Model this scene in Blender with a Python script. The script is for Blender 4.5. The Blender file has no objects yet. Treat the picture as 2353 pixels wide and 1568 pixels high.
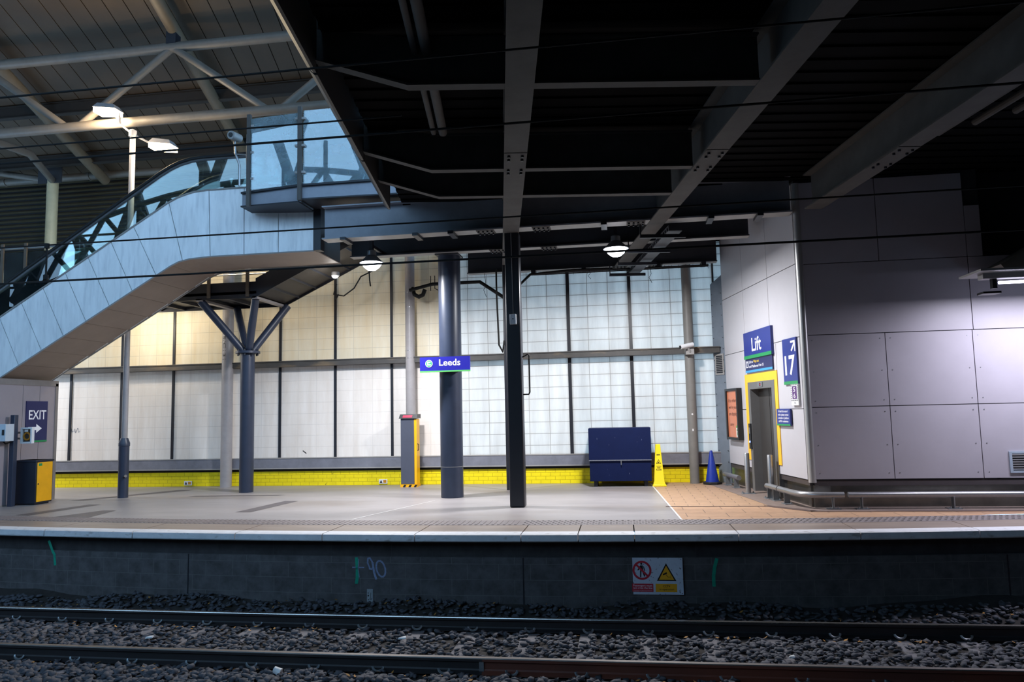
import bpy, bmesh, math, random
import numpy as np
from mathutils import Vector, Matrix
random.seed(7); RNG = np.random.default_rng(11)
R = math.radians
SC = bpy.context.scene
COL = SC.collection

# ------------------------------------------------------------------ camera
cd = bpy.data.cameras.new('camera'); cam = bpy.data.objects.new('camera', cd); COL.objects.link(cam)
cd.sensor_width = 36.0; cd.lens = 36.0 * 1697.0 / 2353.0; cd.clip_start = 0.05; cd.clip_end = 400
_p, _r, _y = R(5.518), R(-1.2844), R(8.338)
_f0 = Vector((-math.sin(_y), math.cos(_y), 0)); _r0 = Vector((math.cos(_y), math.sin(_y), 0)); _z = Vector((0, 0, 1))
_F = math.cos(_p) * _f0 + math.sin(_p) * _z; _U0 = _r0.cross(_F)
_R = math.cos(_r) * _r0 + math.sin(_r) * _U0; _U = -math.sin(_r) * _r0 + math.cos(_r) * _U0
M4 = Matrix(((_R.x, _U.x, -_F.x, 0), (_R.y, _U.y, -_F.y, 0), (_R.z, _U.z, -_F.z, 1.65), (0, 0, 0, 1)))
cam.matrix_world = M4
SC.camera = cam

# ------------------------------------------------------------------ sky, exposure
SC.view_settings.view_transform = 'Standard'; SC.view_settings.look = 'None'
SC.view_settings.gamma = 1.0; SC.view_settings.use_curve_mapping = False
SC.view_settings.exposure = 0.0
W = bpy.data.worlds.new('evening_sky'); SC.world = W; W.use_nodes = True
bgn = W.node_tree.nodes['Background']
bgn.inputs['Color'].default_value = (0.38, 0.66, 1.0, 1); bgn.inputs['Strength'].default_value = 4.0

# ------------------------------------------------------------------ colour and materials
def lin(c):
    return tuple(((v / 255) / 12.92 if v / 255 <= 0.04045 else ((v / 255 + 0.055) / 1.055) ** 2.4) for v in c)
MATS = {}
def mat(name, rgb, rough=0.5, metal=0.0, var=0.12, scale=4.0, bump=0.0, bscale=60.0, spec=0.5, stretch=(1, 1, 1), emit=None, estr=0.0):
    if name in MATS: return MATS[name]
    m = bpy.data.materials.new(name); m.use_nodes = True; nt = m.node_tree; N = nt.nodes; L = nt.links
    b = N['Principled BSDF']; c = lin(rgb)
    b.inputs['Roughness'].default_value = rough; b.inputs['Metallic'].default_value = metal
    b.inputs['Specular IOR Level'].default_value = spec
    tc = N.new('ShaderNodeTexCoord'); mp = N.new('ShaderNodeMapping'); mp.inputs['Scale'].default_value = stretch
    L.new(tc.outputs['Object'], mp.inputs['Vector'])
    if var > 0:
        n = N.new('ShaderNodeTexNoise'); n.inputs['Scale'].default_value = scale; n.inputs['Detail'].default_value = 6
        n.inputs['Roughness'].default_value = 0.65
        L.new(mp.outputs['Vector'], n.inputs['Vector'])
        cr = N.new('ShaderNodeValToRGB'); e = cr.color_ramp.elements
        e[0].position = 0.3; e[1].position = 0.7
        e[0].color = tuple(max(0, v * (1 - var)) for v in c) + (1,); e[1].color = tuple(min(1, v * (1 + var)) for v in c) + (1,)
        L.new(n.outputs['Fac'], cr.inputs['Fac']); L.new(cr.outputs['Color'], b.inputs['Base Color'])
    else:
        b.inputs['Base Color'].default_value = c + (1,)
    if bump > 0:
        n2 = N.new('ShaderNodeTexNoise'); n2.inputs['Scale'].default_value = bscale; n2.inputs['Detail'].default_value = 4
        L.new(mp.outputs['Vector'], n2.inputs['Vector'])
        bp = N.new('ShaderNodeBump'); bp.inputs['Strength'].default_value = bump; bp.inputs['Distance'].default_value = 0.01
        L.new(n2.outputs['Fac'], bp.inputs['Height']); L.new(bp.outputs['Normal'], b.inputs['Normal'])
    if emit is not None:
        b.inputs['Emission Color'].default_value = lin(emit) + (1,); b.inputs['Emission Strength'].default_value = estr
    MATS[name] = m
    return m

def ramp_mix(m, tex, col_b, lo, hi, scale, stretch=(1, 1, 1), detail=6.0):
    """Adds stains or dirt of a second colour over the base colour of a material."""
    nt = m.node_tree; N = nt.nodes; L = nt.links; b = N['Principled BSDF']
    tc = N.new('ShaderNodeTexCoord'); mp = N.new('ShaderNodeMapping'); mp.inputs['Scale'].default_value = stretch
    L.new(tc.outputs['Object'], mp.inputs['Vector'])
    n = N.new('ShaderNodeTexNoise'); n.inputs['Scale'].default_value = scale; n.inputs['Detail'].default_value = detail
    L.new(mp.outputs['Vector'], n.inputs['Vector'])
    cr = N.new('ShaderNodeValToRGB'); cr.color_ramp.elements[0].position = lo; cr.color_ramp.elements[1].position = hi
    L.new(n.outputs['Fac'], cr.inputs['Fac'])
    mx = N.new('ShaderNodeMixRGB'); L.new(cr.outputs['Color'], mx.inputs['Fac'])
    old = b.inputs['Base Color'].links
    if old: L.new(old[0].from_socket, mx.inputs['Color1'])
    else: mx.inputs['Color1'].default_value = b.inputs['Base Color'].default_value
    mx.inputs['Color2'].default_value = lin(col_b) + (1,)
    L.new(mx.outputs['Color'], b.inputs['Base Color'])
    return m

def brick_mat(name, rgb, mortar, bw, bh, ms, plane='XZ', rough=0.7, var=0.12, bump=0.4, spec=0.3):
    m = mat(name, rgb, rough, var=var, scale=5, spec=spec); nt = m.node_tree; N = nt.nodes; L = nt.links; b = N['Principled BSDF']
    tc = N.new('ShaderNodeTexCoord'); sep = N.new('ShaderNodeSeparateXYZ'); cmb = N.new('ShaderNodeCombineXYZ')
    L.new(tc.outputs['Object'], sep.inputs['Vector'])
    L.new(sep.outputs[plane[0]], cmb.inputs['X']); L.new(sep.outputs[plane[1]], cmb.inputs['Y'])
    br = N.new('ShaderNodeTexBrick'); br.inputs['Scale'].default_value = 1.0
    br.inputs['Brick Width'].default_value = bw; br.inputs['Row Height'].default_value = bh; br.inputs['Mortar Size'].default_value = ms
    br.inputs['Mortar Smooth'].default_value = 0.3
    L.new(cmb.outputs['Vector'], br.inputs['Vector'])
    src = b.inputs['Base Color'].links[0].from_socket if b.inputs['Base Color'].links else None
    mx = N.new('ShaderNodeMixRGB'); L.new(br.outputs['Fac'], mx.inputs['Fac'])
    if src: L.new(src, mx.inputs['Color1'])
    mx.inputs['Color2'].default_value = lin(mortar) + (1,)
    L.new(mx.outputs['Color'], b.inputs['Base Color'])
    inv = N.new('ShaderNodeMath'); inv.operation = 'SUBTRACT'; inv.inputs[0].default_value = 1.0; L.new(br.outputs['Fac'], inv.inputs[1])
    bp = N.new('ShaderNodeBump'); bp.inputs['Strength'].default_value = bump; bp.inputs['Distance'].default_value = 0.008
    L.new(inv.outputs[0], bp.inputs['Height']); L.new(bp.outputs['Normal'], b.inputs['Normal'])
    return m

def glass_mat(name, tint, dirt=0.05, dirt_col=(190, 205, 205), base_refl=0.02, rough=0.0):
    m = bpy.data.materials.new(name); m.use_nodes = True; nt = m.node_tree; N = nt.nodes; L = nt.links
    N.remove(N['Principled BSDF']); out = N['Material Output']
    tr = N.new('ShaderNodeBsdfTransparent'); tr.inputs['Color'].default_value = lin(tint) + (1,)
    gl = N.new('ShaderNodeBsdfGlossy'); gl.inputs['Roughness'].default_value = rough; gl.inputs['Color'].default_value = (1, 1, 1, 1)
    df = N.new('ShaderNodeBsdfDiffuse'); df.inputs['Color'].default_value = lin(dirt_col) + (1,)
    fr = N.new('ShaderNodeFresnel'); fr.inputs['IOR'].default_value = 1.52
    ad = N.new('ShaderNodeMath'); ad.operation = 'ADD'; ad.inputs[1].default_value = base_refl; ad.use_clamp = True
    L.new(fr.outputs['Fac'], ad.inputs[0])
    tc = N.new('ShaderNodeTexCoord'); n = N.new('ShaderNodeTexNoise'); n.inputs['Scale'].default_value = 3.0; n.inputs['Detail'].default_value = 5
    L.new(tc.outputs['Object'], n.inputs['Vector'])
    ml = N.new('ShaderNodeMath'); ml.operation = 'MULTIPLY'; ml.inputs[1].default_value = dirt * 2; L.new(n.outputs['Fac'], ml.inputs[0])
    m1 = N.new('ShaderNodeMixShader'); L.new(ml.outputs[0], m1.inputs['Fac']); L.new(tr.outputs[0], m1.inputs[1]); L.new(df.outputs[0], m1.inputs[2])
    m2 = N.new('ShaderNodeMixShader'); L.new(ad.outputs[0], m2.inputs['Fac']); L.new(m1.outputs[0], m2.inputs[1]); L.new(gl.outputs[0], m2.inputs[2])
    L.new(m2.outputs[0], out.inputs['Surface'])
    MATS[name] = m
    return m

def panel_mat(name, clean, aged, aged_amount, transl, px, pz, x0, z0, line_dark):
    """Translucent ribbed glass-fibre glazing: a grid of ribs inside the sheet, grime and streaks, light passing through."""
    m = bpy.data.materials.new(name); m.use_nodes = True; nt = m.node_tree; N = nt.nodes; L = nt.links
    N.remove(N['Principled BSDF']); out = N['Material Output']
    geo = N.new('ShaderNodeNewGeometry'); sep = N.new('ShaderNodeSeparateXYZ'); L.new(geo.outputs['Position'], sep.inputs[0])
    def math1(op, a, bv):
        k = N.new('ShaderNodeMath'); k.operation = op
        if isinstance(a, (int, float)): k.inputs[0].default_value = a
        else: L.new(a, k.inputs[0])
        if isinstance(bv, (int, float)): k.inputs[1].default_value = bv
        else: L.new(bv, k.inputs[1])
        return k.outputs[0]
    def lines(sock, o, p, w):
        t = math1('DIVIDE', math1('SUBTRACT', sock, o), p)
        fr = math1('FRACT', t, 0.0)
        d = math1('ABSOLUTE', math1('SUBTRACT', fr, 0.5), 0.0)
        return math1('GREATER_THAN', d, 0.5 - w / p / 2)
    ln = math1('MAXIMUM', lines(sep.outputs['X'], x0, px, 0.012), lines(sep.outputs['Z'], z0, pz, 0.012))
    tc = N.new('ShaderNodeTexCoord'); mp = N.new('ShaderNodeMapping'); mp.inputs['Scale'].default_value = (3, 1, 0.35)
    L.new(geo.outputs['Position'], mp.inputs['Vector'])
    n = N.new('ShaderNodeTexNoise'); n.inputs['Scale'].default_value = 1.4; n.inputs['Detail'].default_value = 8; n.inputs['Roughness'].default_value = 0.7
    L.new(mp.outputs['Vector'], n.inputs['Vector'])
    cr = N.new('ShaderNodeValToRGB'); e = cr.color_ramp.elements; e[0].position = 0.35; e[1].position = 0.75
    e[0].color = (0, 0, 0, 1); e[1].color = (1, 1, 1, 1)
    L.new(n.outputs['Fac'], cr.inputs['Fac'])
    fac = math1('MULTIPLY', cr.outputs['Color'], 0.5); fac = math1('ADD', fac, aged_amount)
    kk = N.new('ShaderNodeClamp'); L.new(fac, kk.inputs[0])
    mx = N.new('ShaderNodeMixRGB'); L.new(kk.outputs[0], mx.inputs['Fac'])
    mx.inputs['Color1'].default_value = lin(clean) + (1,); mx.inputs['Color2'].default_value = lin(aged) + (1,)
    md = N.new('ShaderNodeMixRGB'); md.blend_type = 'MULTIPLY'; md.inputs['Color2'].default_value = (line_dark,) * 3 + (1,)
    L.new(ln, md.inputs['Fac']); L.new(mx.outputs['Color'], md.inputs['Color1'])
    mt = N.new('ShaderNodeMixRGB'); mt.blend_type = 'MULTIPLY'; mt.inputs['Color2'].default_value = (0.12,) * 3 + (1,)
    L.new(ln, mt.inputs['Fac']); L.new(mx.outputs['Color'], mt.inputs['Color1'])
    df = N.new('ShaderNodeBsdfDiffuse'); L.new(md.outputs['Color'], df.inputs['Color'])
    tr = N.new('ShaderNodeBsdfTranslucent'); L.new(mt.outputs['Color'], tr.inputs['Color'])
    ms = N.new('ShaderNodeMixShader'); ms.inputs['Fac'].default_value = transl
    L.new(df.outputs[0], ms.inputs[1]); L.new(tr.outputs[0], ms.inputs[2])
    gl = N.new('ShaderNodeBsdfGlossy'); gl.inputs['Roughness'].default_value = 0.45
    m2 = N.new('ShaderNodeMixShader'); m2.inputs['Fac'].default_value = 0.03
    L.new(ms.outputs[0], m2.inputs[1]); L.new(gl.outputs[0], m2.inputs[2]); L.new(m2.outputs[0], out.inputs['Surface'])
    MATS[name] = m
    return m

navy_steel = mat('navy_painted_steel', (46, 54, 72), 0.38, var=0.10, scale=6)
black_steel = mat('black_painted_steel', (30, 32, 40), 0.42, var=0.12, scale=6)
grey_steel = mat('grey_painted_steel', (150, 148, 146), 0.45, var=0.10, scale=5)
light_steel = mat('light_grey_column_paint', (152, 148, 149), 0.42, var=0.10, scale=5)
beam_paint = mat('beam_grey_paint', (86, 84, 82), 0.7, var=0.16, scale=2.5, spec=0.2)
dark_beam = mat('dark_beam_paint', (56, 58, 64), 0.5, var=0.15, scale=3)
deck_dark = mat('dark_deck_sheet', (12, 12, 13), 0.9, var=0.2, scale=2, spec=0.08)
galv = mat('galvanised_steel', (140, 144, 148), 0.4, metal=0.6, var=0.18, scale=9)
stainless = mat('brushed_stainless', (160, 160, 162), 0.32, metal=0.7, var=0.08, scale=20)
stain_plinth = mat('stainless_kick_plate', (120, 118, 114), 0.33, metal=0.9, var=0.2, scale=3)
rubber = mat('black_rubber', (22, 22, 24), 0.6, var=0.1)
plastic_black = mat('black_plastic', (24, 25, 28), 0.4, var=0.05)
white_paint = mat('white_paint', (225, 226, 228), 0.45, var=0.05)
white_ink = mat('white_lettering', (240, 240, 245), 0.5, var=0.0)
black_ink = mat('black_lettering', (18, 18, 20), 0.5, var=0.0)
yellow_ink = mat('yellow_lettering', (240, 205, 30), 0.5, var=0.0)
sign_blue = mat('sign_blue', (30, 46, 128), 0.3, var=0.05)
sign_name_blue = mat('name_sign_blue', (48, 46, 168), 0.3, var=0.05)
sign_navy = mat('sign_navy', (32, 36, 86), 0.35, var=0.05)
sign_green = mat('sign_green', (30, 140, 80), 0.35, var=0.05)
sign_lime = mat('sign_bright_green', (110, 210, 110), 0.35, var=0.05)
sign_cyan = mat('sign_cyan', (60, 150, 210), 0.35, var=0.05)
sign_purple = mat('sign_purple', (86, 40, 110), 0.35, var=0.05)
lift_yellow = mat('lift_surround_yellow', (250, 190, 50), 0.45, var=0.04)
door_yellow = mat('cabinet_yellow', (235, 170, 10), 0.45, var=0.08)
cone_yellow = ramp_mix(mat('cone_yellow', (240, 214, 20), 0.42, var=0.06), None, (120, 96, 20), 0.68, 0.74, 22)
cone_blue = mat('cone_blue', (20, 48, 146), 0.4, var=0.12, scale=12)
chest_navy = ramp_mix(mat('chest_navy', (15, 27, 66), 0.6, var=0.08, scale=5, spec=0.15), None, (130, 140, 170), 0.72, 0.76, 9, (6, 6, 1))
clad_white = mat('white_cladding', (190, 188, 193), 0.42, var=0.03, scale=1.5)
clad_grey = mat('grey_cladding', (168, 164, 172), 0.42, var=0.05, scale=1.5)
end_clad = mat('enclosure_cladding', (150, 142, 148), 0.45, var=0.06, scale=2)
esc_clad = ramp_mix(mat('escalator_cladding', (234, 236, 238), 0.42, metal=0.15, var=0.08, scale=2.2, stretch=(2.5, 1, 0.5)), None, (196, 200, 206), 0.5, 0.95, 3.5, (4, 1, 0.6))
soffit = mat('escalator_soffit', (146, 130, 118), 0.55, var=0.08, scale=2)
track_silver = mat('handrail_track', (150, 152, 156), 0.3, metal=0.8, var=0.05)
ceiling_plank = mat('roof_plank', (72, 57, 42), 0.6, var=0.14, scale=1.5)
tube_paint = mat('roof_tube_paint', (106, 98, 90), 0.5, var=0.14, scale=3)
louvre_m = mat('louvre_sheet', (70, 62, 44), 0.45, var=0.15, scale=3)
concrete = mat('platform_concrete', (143, 138, 138), 0.42, var=0.13, scale=1.1, bump=0.06, bscale=120, stretch=(0.6, 1.6, 1))
ramp_mix(concrete, None, (112, 101, 92), 0.52, 0.8, 0.5, (0.5, 1.2, 1))
dark_strip = mat('floor_dark_strip', (88, 83, 85), 0.55, var=0.1, scale=5)  # darker strips lying just above the platform concrete
paver = brick_mat('tan_paver', (172, 138, 110), (112, 92, 78), 0.62, 0.42, 0.007, 'XY', 0.55, 0.12, 0.3)
paver_small = brick_mat('tan_small_paver', (172, 140, 112), (104, 86, 74), 0.42, 0.21, 0.006, 'XY', 0.55, 0.1, 0.3)
kerb_grey = mat('grey_setting_band', (128, 112, 104), 0.6, var=0.15, scale=8)
channel_m = mat('drain_channel', (84, 66, 60), 0.7, var=0.2, scale=10)
slab_edge = mat('edge_slab', (136, 122, 112), 0.42, var=0.2, scale=1.6, stretch=(0.5, 1.5, 1))
coping = ramp_mix(mat('coping_white', (208, 208, 212), 0.6, var=0.1, scale=6), None, (150, 144, 140), 0.6, 0.78, 7, (1, 1, 2.5))
tactile = mat('tactile_grey', (120, 112, 112), 0.5, var=0.15, scale=6)
blockwork = brick_mat('platform_blockwork', (86, 83, 84), (106, 104, 103), 0.44, 0.212, 0.004, 'XZ', 0.85, 0.35, 0.3)
block_dark = brick_mat('upper_course', (60, 57, 58), (64, 62, 62), 0.30, 0.5, 0.004, 'XZ', 0.85, 0.3, 0.3)
yellow_brick = ramp_mix(brick_mat('yellow_painted_brick', (236, 216, 26), (196, 172, 24), 0.225, 0.085, 0.006, 'XZ', 0.45, 0.08, 0.6), None, (120, 100, 30), 0.70, 0.78, 12)
sill_steel = mat('grey_sill_beam', (118, 120, 130), 0.45, var=0.16, scale=4)
mid_steel = ramp_mix(mat('glazing_rail', (70, 68, 66), 0.55, var=0.2, scale=4), None, (130, 112, 86), 0.55, 0.75, 3, (0.4, 1, 1))
green_spray = mat('green_spray_paint', (0, 150, 120), 0.7, var=0.15, scale=20)
white_spray = mat('white_spray_paint', (130, 140, 170), 0.7, var=0.3, scale=30)
rail_steel = mat('rail_web_dark', (34, 30, 32), 0.6, var=0.25, scale=8)
rail_rust = ramp_mix(mat('rail_web_rust', (40, 34, 33), 0.65, var=0.25, scale=8), None, (116, 58, 40), 0.2, 0.6, 0.6, (1, 1, 1))
rail_top_near = mat('rail_top_dull', (104, 98, 94), 0.5, metal=0.5, var=0.2, scale=6)
rail_top = mat('rail_running_top', (170, 166, 162), 0.27, metal=0.9, var=0.1, scale=10)
sleeper_m = mat('sleeper_concrete', (104, 102, 106), 0.85, var=0.2, scale=9)
ballast_m = mat('ballast_stone', (72, 73, 80), 0.8, var=0.45, scale=12)
dirt_m = mat('ballast_dirt', (46, 42, 40), 0.95, var=0.4, scale=9)
leaf_m = mat('dry_leaf', (170, 120, 50), 0.7, var=0.4, scale=30)
poster_m = mat('poster_orange', (212, 128, 92), 0.3, var=0.06)
box_blue = mat('pale_box', (190, 200, 210), 0.5, var=0.06)
red_m = mat('sign_red', (200, 40, 60), 0.5, var=0.1)
amber_m = mat('sign_amber', (240, 170, 30), 0.5, var=0.1)
sign_white = ramp_mix(mat('sign_white_dirty', (205, 210, 222), 0.5, var=0.06), None, (110, 112, 122), 0.63, 0.70, 26)
screen_red = mat('screen_red', (210, 40, 70), 0.3, var=0.0, emit=(230, 40, 80), estr=0.6)
door_grey = mat('lift_door_grey', (72, 70, 69), 0.4, metal=0.35, var=0.05)
frame_grey = mat('lift_frame_grey', (122, 122, 122), 0.4, metal=0.4, var=0.05)
lamp_cool = mat('lamp_lens_cool', (255, 255, 255), 0.4, var=0.0, emit=(235, 240, 255), estr=14.0)
lamp_warm = mat('lamp_lens_warm', (255, 255, 255), 0.4, var=0.0, emit=(255, 225, 170), estr=22.0)
tube_glow = mat('tube_glow', (255, 255, 255), 0.4, var=0.0, emit=(225, 225, 255), estr=9.0)
cup_m = mat('cup_white', (222, 222, 222), 0.6, var=0.04)
cable_m = mat('cable_black', (8, 8, 9), 0.8, var=0.1)
glass_clear = glass_mat('balustrade_glass', (214, 228, 226), 0.02, base_refl=0.03)
glass_hazy = glass_mat('screen_glass', (200, 220, 222), 0.30, (185, 205, 215), 0.05)
glass_green = glass_mat('stair_glass', (206, 230, 222), 0.05)
panel_clean = panel_mat('glazing_clean', (248, 243, 236), (190, 184, 178), 0.0, 0.52, 1.427 / 3, 0.268, 0.23, 3.02, 0.80)
panel_low = panel_mat('glazing_lower', (250, 244, 238), (206, 192, 178), 0.05, 0.16, 1.427 / 3, 0.268, 0.23, 0.66, 0.975)
panel_aged_warmlit = panel_mat('glazing_aged_warmlit', (252, 245, 226), (222, 196, 146), 0.12, 0.15, 1.427 / 3, 0.268, 0.23, 3.02, 0.88)  # yellow covers aged stains together with warm lamp light painted in

# ------------------------------------------------------------------ mesh builder
def ident(p): return p
class MB:
    def __init__(s, T=None): s.v = []; s.f = []; s.m = []; s.T = T or ident; s.mi = 0
    def add(s, vs, fs):
        o = len(s.v); s.v += [tuple(s.T(p)) for p in vs]
        for f in fs: s.f.append([i + o for i in f]); s.m.append(s.mi)
        return s
    def box(s, a, b):
        x0, y0, z0 = a; x1, y1, z1 = b
        return s.add([(x0, y0, z0), (x1, y0, z0), (x1, y1, z0), (x0, y1, z0), (x0, y0, z1), (x1, y0, z1), (x1, y1, z1), (x0, y1, z1)],
                     [(0, 3, 2, 1), (4, 5, 6, 7), (0, 1, 5, 4), (1, 2, 6, 5), (2, 3, 7, 6), (3, 0, 4, 7)])
    def prism(s, pts, d):
        n = len(pts); d = Vector(d)
        vs = [tuple(p) for p in pts] + [tuple(Vector(p) + d) for p in pts]
        return s.add(vs, [tuple(range(n))[::-1], tuple(range(n, 2 * n))] + [(i, (i + 1) % n, n + (i + 1) % n, n + i) for i in range(n)])
    def poly(s, pts): return s.add(pts, [tuple(range(len(pts)))])
    def hexa(s, p):
        return s.add(p, [(0, 3, 2, 1), (4, 5, 6, 7), (0, 1, 5, 4), (1, 2, 6, 5), (2, 3, 7, 6), (3, 0, 4, 7)])
    def tube(s, pts, r, n=12, cap=True):
        pts = [Vector(p) for p in pts]; rs = r if isinstance(r, (list, tuple)) else [r] * len(pts)
        vs = []; fs = []; prev = None
        for i, p in enumerate(pts):
            if i == 0: t = pts[1] - p
            elif i == len(pts) - 1: t = p - pts[-2]
            else: t = (pts[i + 1] - p).normalized() + (p - pts[i - 1]).normalized()
            t.normalize()
            if prev is None:
                a = Vector((0, 0, 1)) if abs(t.z) < 0.9 else Vector((1, 0, 0)); u = t.cross(a).normalized()
            else:
                u = prev - t * prev.dot(t); u.normalize()
            prev = u; w = t.cross(u)
            for k in range(n):
                g = 2 * math.pi * k / n; vs.append(tuple(p + rs[i] * (math.cos(g) * u + math.sin(g) * w)))
        for i in range(len(pts) - 1):
            for k in range(n):
                k2 = (k + 1) % n; fs.append((i * n + k, i * n + k2, (i + 1) * n + k2, (i + 1) * n + k))
        if cap: fs.append(tuple(range(n))[::-1]); fs.append(tuple((len(pts) - 1) * n + k for k in range(n)))
        return s.add(vs, fs)
    def lathe(s, c, prof, n=24, cap=True):
        vs = []; fs = []; cx, cy, cz = c
        for (r, z) in prof:
            for k in range(n):
                g = 2 * math.pi * k / n; vs.append((cx + r * math.cos(g), cy + r * math.sin(g), cz + z))
        for i in range(len(prof) - 1):
            for k in range(n):
                k2 = (k + 1) % n; fs.append((i * n + k, i * n + k2, (i + 1) * n + k2, (i + 1) * n + k))
        if cap:
            if prof[0][0] > 1e-4: fs.append(tuple(range(n))[::-1])
            if prof[-1][0] > 1e-4: fs.append(tuple((len(prof) - 1) * n + k for k in range(n)))
        return s.add(vs, fs)
    def ring(s, c, r0, r1, z, h, n=40):
        vs = []; fs = []
        for k in range(n):
            g = 2 * math.pi * k / n; ca, sa = math.cos(g), math.sin(g)
            for (r, zz) in ((r0, z), (r1, z), (r1, z + h), (r0, z + h)): vs.append((c[0] + r * ca, c[1] + r * sa, zz))
        for k in range(n):
            a = 4 * k; b = 4 * ((k + 1) % n)
            for j in range(4): fs.append((a + j, b + j, b + (j + 1) % 4, a + (j + 1) % 4))
        return s.add(vs, fs)
    def sweep_x(s, prof, path):
        """prof: (dy,dz) closed loop; path: list of (x,y,z)."""
        n = len(prof); vs = []; fs = []
        for (x, y, z) in path:
            for (dy, dz) in prof: vs.append((x, y + dy, z + dz))
        for i in range(len(path) - 1):
            for k in range(n):
                k2 = (k + 1) % n; fs.append((i * n + k, i * n + k2, (i + 1) * n + k2, (i + 1) * n + k))
        fs.append(tuple(range(n))[::-1]); fs.append(tuple((len(path) - 1) * n + k for k in range(n)))
        return s.add(vs, fs)
    def text(s, body, x, y, h, z=0.0, width=None, align='L', bold=0.0, slant=0.0, skew=0.0):
        cu = bpy.data.curves.new('t', 'FONT'); cu.body = body; cu.size = 1.0; cu.offset = bold; cu.resolution_u = 3
        ob = bpy.data.objects.new('t', cu); me = ob.to_mesh()
        P = [v.co.copy() for v in me.vertices]; F = [tuple(p.vertices) for p in me.polygons]
        ob.to_mesh_clear(); bpy.data.objects.remove(ob); bpy.data.curves.remove(cu)
        if not P: return s
        x0 = min(p.x for p in P); x1 = max(p.x for p in P)
        k = h / 0.69; kx = k if width is None else width / max(1e-6, x1 - x0)
        off = {'L': 0, 'C': -(x1 - x0) * kx / 2, 'R': -(x1 - x0) * kx}[align]
        return s.add([(x + off + (p.x - x0) * kx + slant * p.y * k, y + p.y * k + skew * (p.x - x0) * kx, z) for p in P], F)

def mesh_from(name, mb, origin):
    me = bpy.data.meshes.new(name)
    o = Vector(origin)
    me.from_pydata([tuple(Vector(v) - o) for v in mb.v], [], mb.f)
    me.polygons.foreach_set('material_index', mb.m)
    bm = bmesh.new(); bm.from_mesh(me); bmesh.ops.recalc_face_normals(bm, faces=bm.faces); bm.to_mesh(me); bm.free()
    me.polygons.foreach_set('use_smooth', [True] * len(me.polygons)); me.set_sharp_from_angle(angle=R(32))
    me.update()
    return me
def tag(o, label=None, cat=None, group=None, kind=None):
    if label: o['label'] = label
    if cat: o['category'] = cat
    if group: o['group'] = group
    if kind: o['kind'] = kind
    return o
def thing(name, label, cat, loc, group=None, kind='thing'):
    e = bpy.data.objects.new(name, None); e.location = loc; e.empty_display_size = 0.2; COL.objects.link(e)
    return tag(e, label, cat, group, kind)
def world_loc(o):
    p = Vector(o.location)
    while o.parent: o = o.parent; p += Vector(o.location)
    return p
def part(name, mb, mats, parent, label=None, bevel=0.0):
    o0 = world_loc(parent); me = mesh_from(name, mb, o0)
    for m in (mats if isinstance(mats, (list, tuple)) else [mats]): me.materials.append(m)
    o = bpy.data.objects.new(name, me); COL.objects.link(o); o.parent = parent
    if label: o['label'] = label
    if bevel: 
        b = o.modifiers.new('edge', 'BEVEL'); b.width = bevel; b.segments = 2; b.limit_method = 'ANGLE'
    return o
def solo(name, mb, mats, label, cat, group=None, kind='thing', bevel=0.0, origin=None):
    vs = np.array(mb.v); lo = vs.min(0); hi = vs.max(0)
    o0 = origin if origin is not None else ((lo[0] + hi[0]) / 2, (lo[1] + hi[1]) / 2, lo[2])
    me = mesh_from(name, mb, o0)
    for m in (mats if isinstance(mats, (list, tuple)) else [mats]): me.materials.append(m)
    o = bpy.data.objects.new(name, me); o.location = o0; COL.objects.link(o)
    if bevel:
        b = o.modifiers.new('edge', 'BEVEL'); b.width = bevel; b.segments = 2; b.limit_method = 'ANGLE'
    return tag(o, label, cat, group, kind)
def struct(name, mb, mats, label, cat, bevel=0.0): return solo(name, mb, mats, label, cat, None, 'structure', bevel, (0, 0, 0))
def lamp(name, typ, loc, power, color, parent, size=0.3, size_y=None, rot=(0, 0, 0), spot=None, blend=0.5):
    ld = bpy.data.lights.new(name, typ); ld.energy = power; ld.color = color
    if typ == 'AREA':
        ld.shape = 'RECTANGLE' if size_y else 'DISK'; ld.size = size
        if size_y: ld.size_y = size_y
    elif typ == 'SPOT': ld.spot_size = spot; ld.spot_blend = blend; ld.shadow_soft_size = size
    else: ld.shadow_soft_size = size
    o = bpy.data.objects.new(name, ld); COL.objects.link(o); o.parent = parent
    o.location = Vector(loc) - world_loc(parent); o.rotation_euler = rot
    return o
def copy_thing(t, loc):
    def cp(o, par):
        c = o.copy(); COL.objects.link(c)
        if par is not None: c.parent = par
        for k in list(o.children): cp(k, c)
        return c
    c = cp(t, None); c.location = loc
    return c

# frames of reference: world X runs along the platform, Y away from the track, Z up, platform surface z = 0.
# the footbridge and the side of the lift block are turned 9.4 degrees from the platform.
BA = R(9.376); BX = Vector((math.cos(BA), math.sin(BA), 0)); BY = Vector((-math.sin(BA), math.cos(BA), 0))
def TB(p): return BX * p[0] + BY * p[1] + Vector((0, 0, p[2]))
LC = Vector((3.0, 12.78, 0))                                   # corner of the lift block
def TL(p): return LC + BY * (-p[0]) + Vector((0, 0, p[1])) - BX * p[2]   # a: toward the track along the side wall (0 at corner), b up, c out of the wall
def plane_front(y0): return lambda p: (p[0], y0 - p[2], p[1])  # faces the track
def plane_end(x0): return lambda p: (x0 + p[2], p[0], p[1])    # faces +X, a = Y
def edge_y(x): return 10.08 + 0.0085 * (x + 2.4) ** 2
XS = [-20 + 0.75 * i for i in range(46)]

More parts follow.
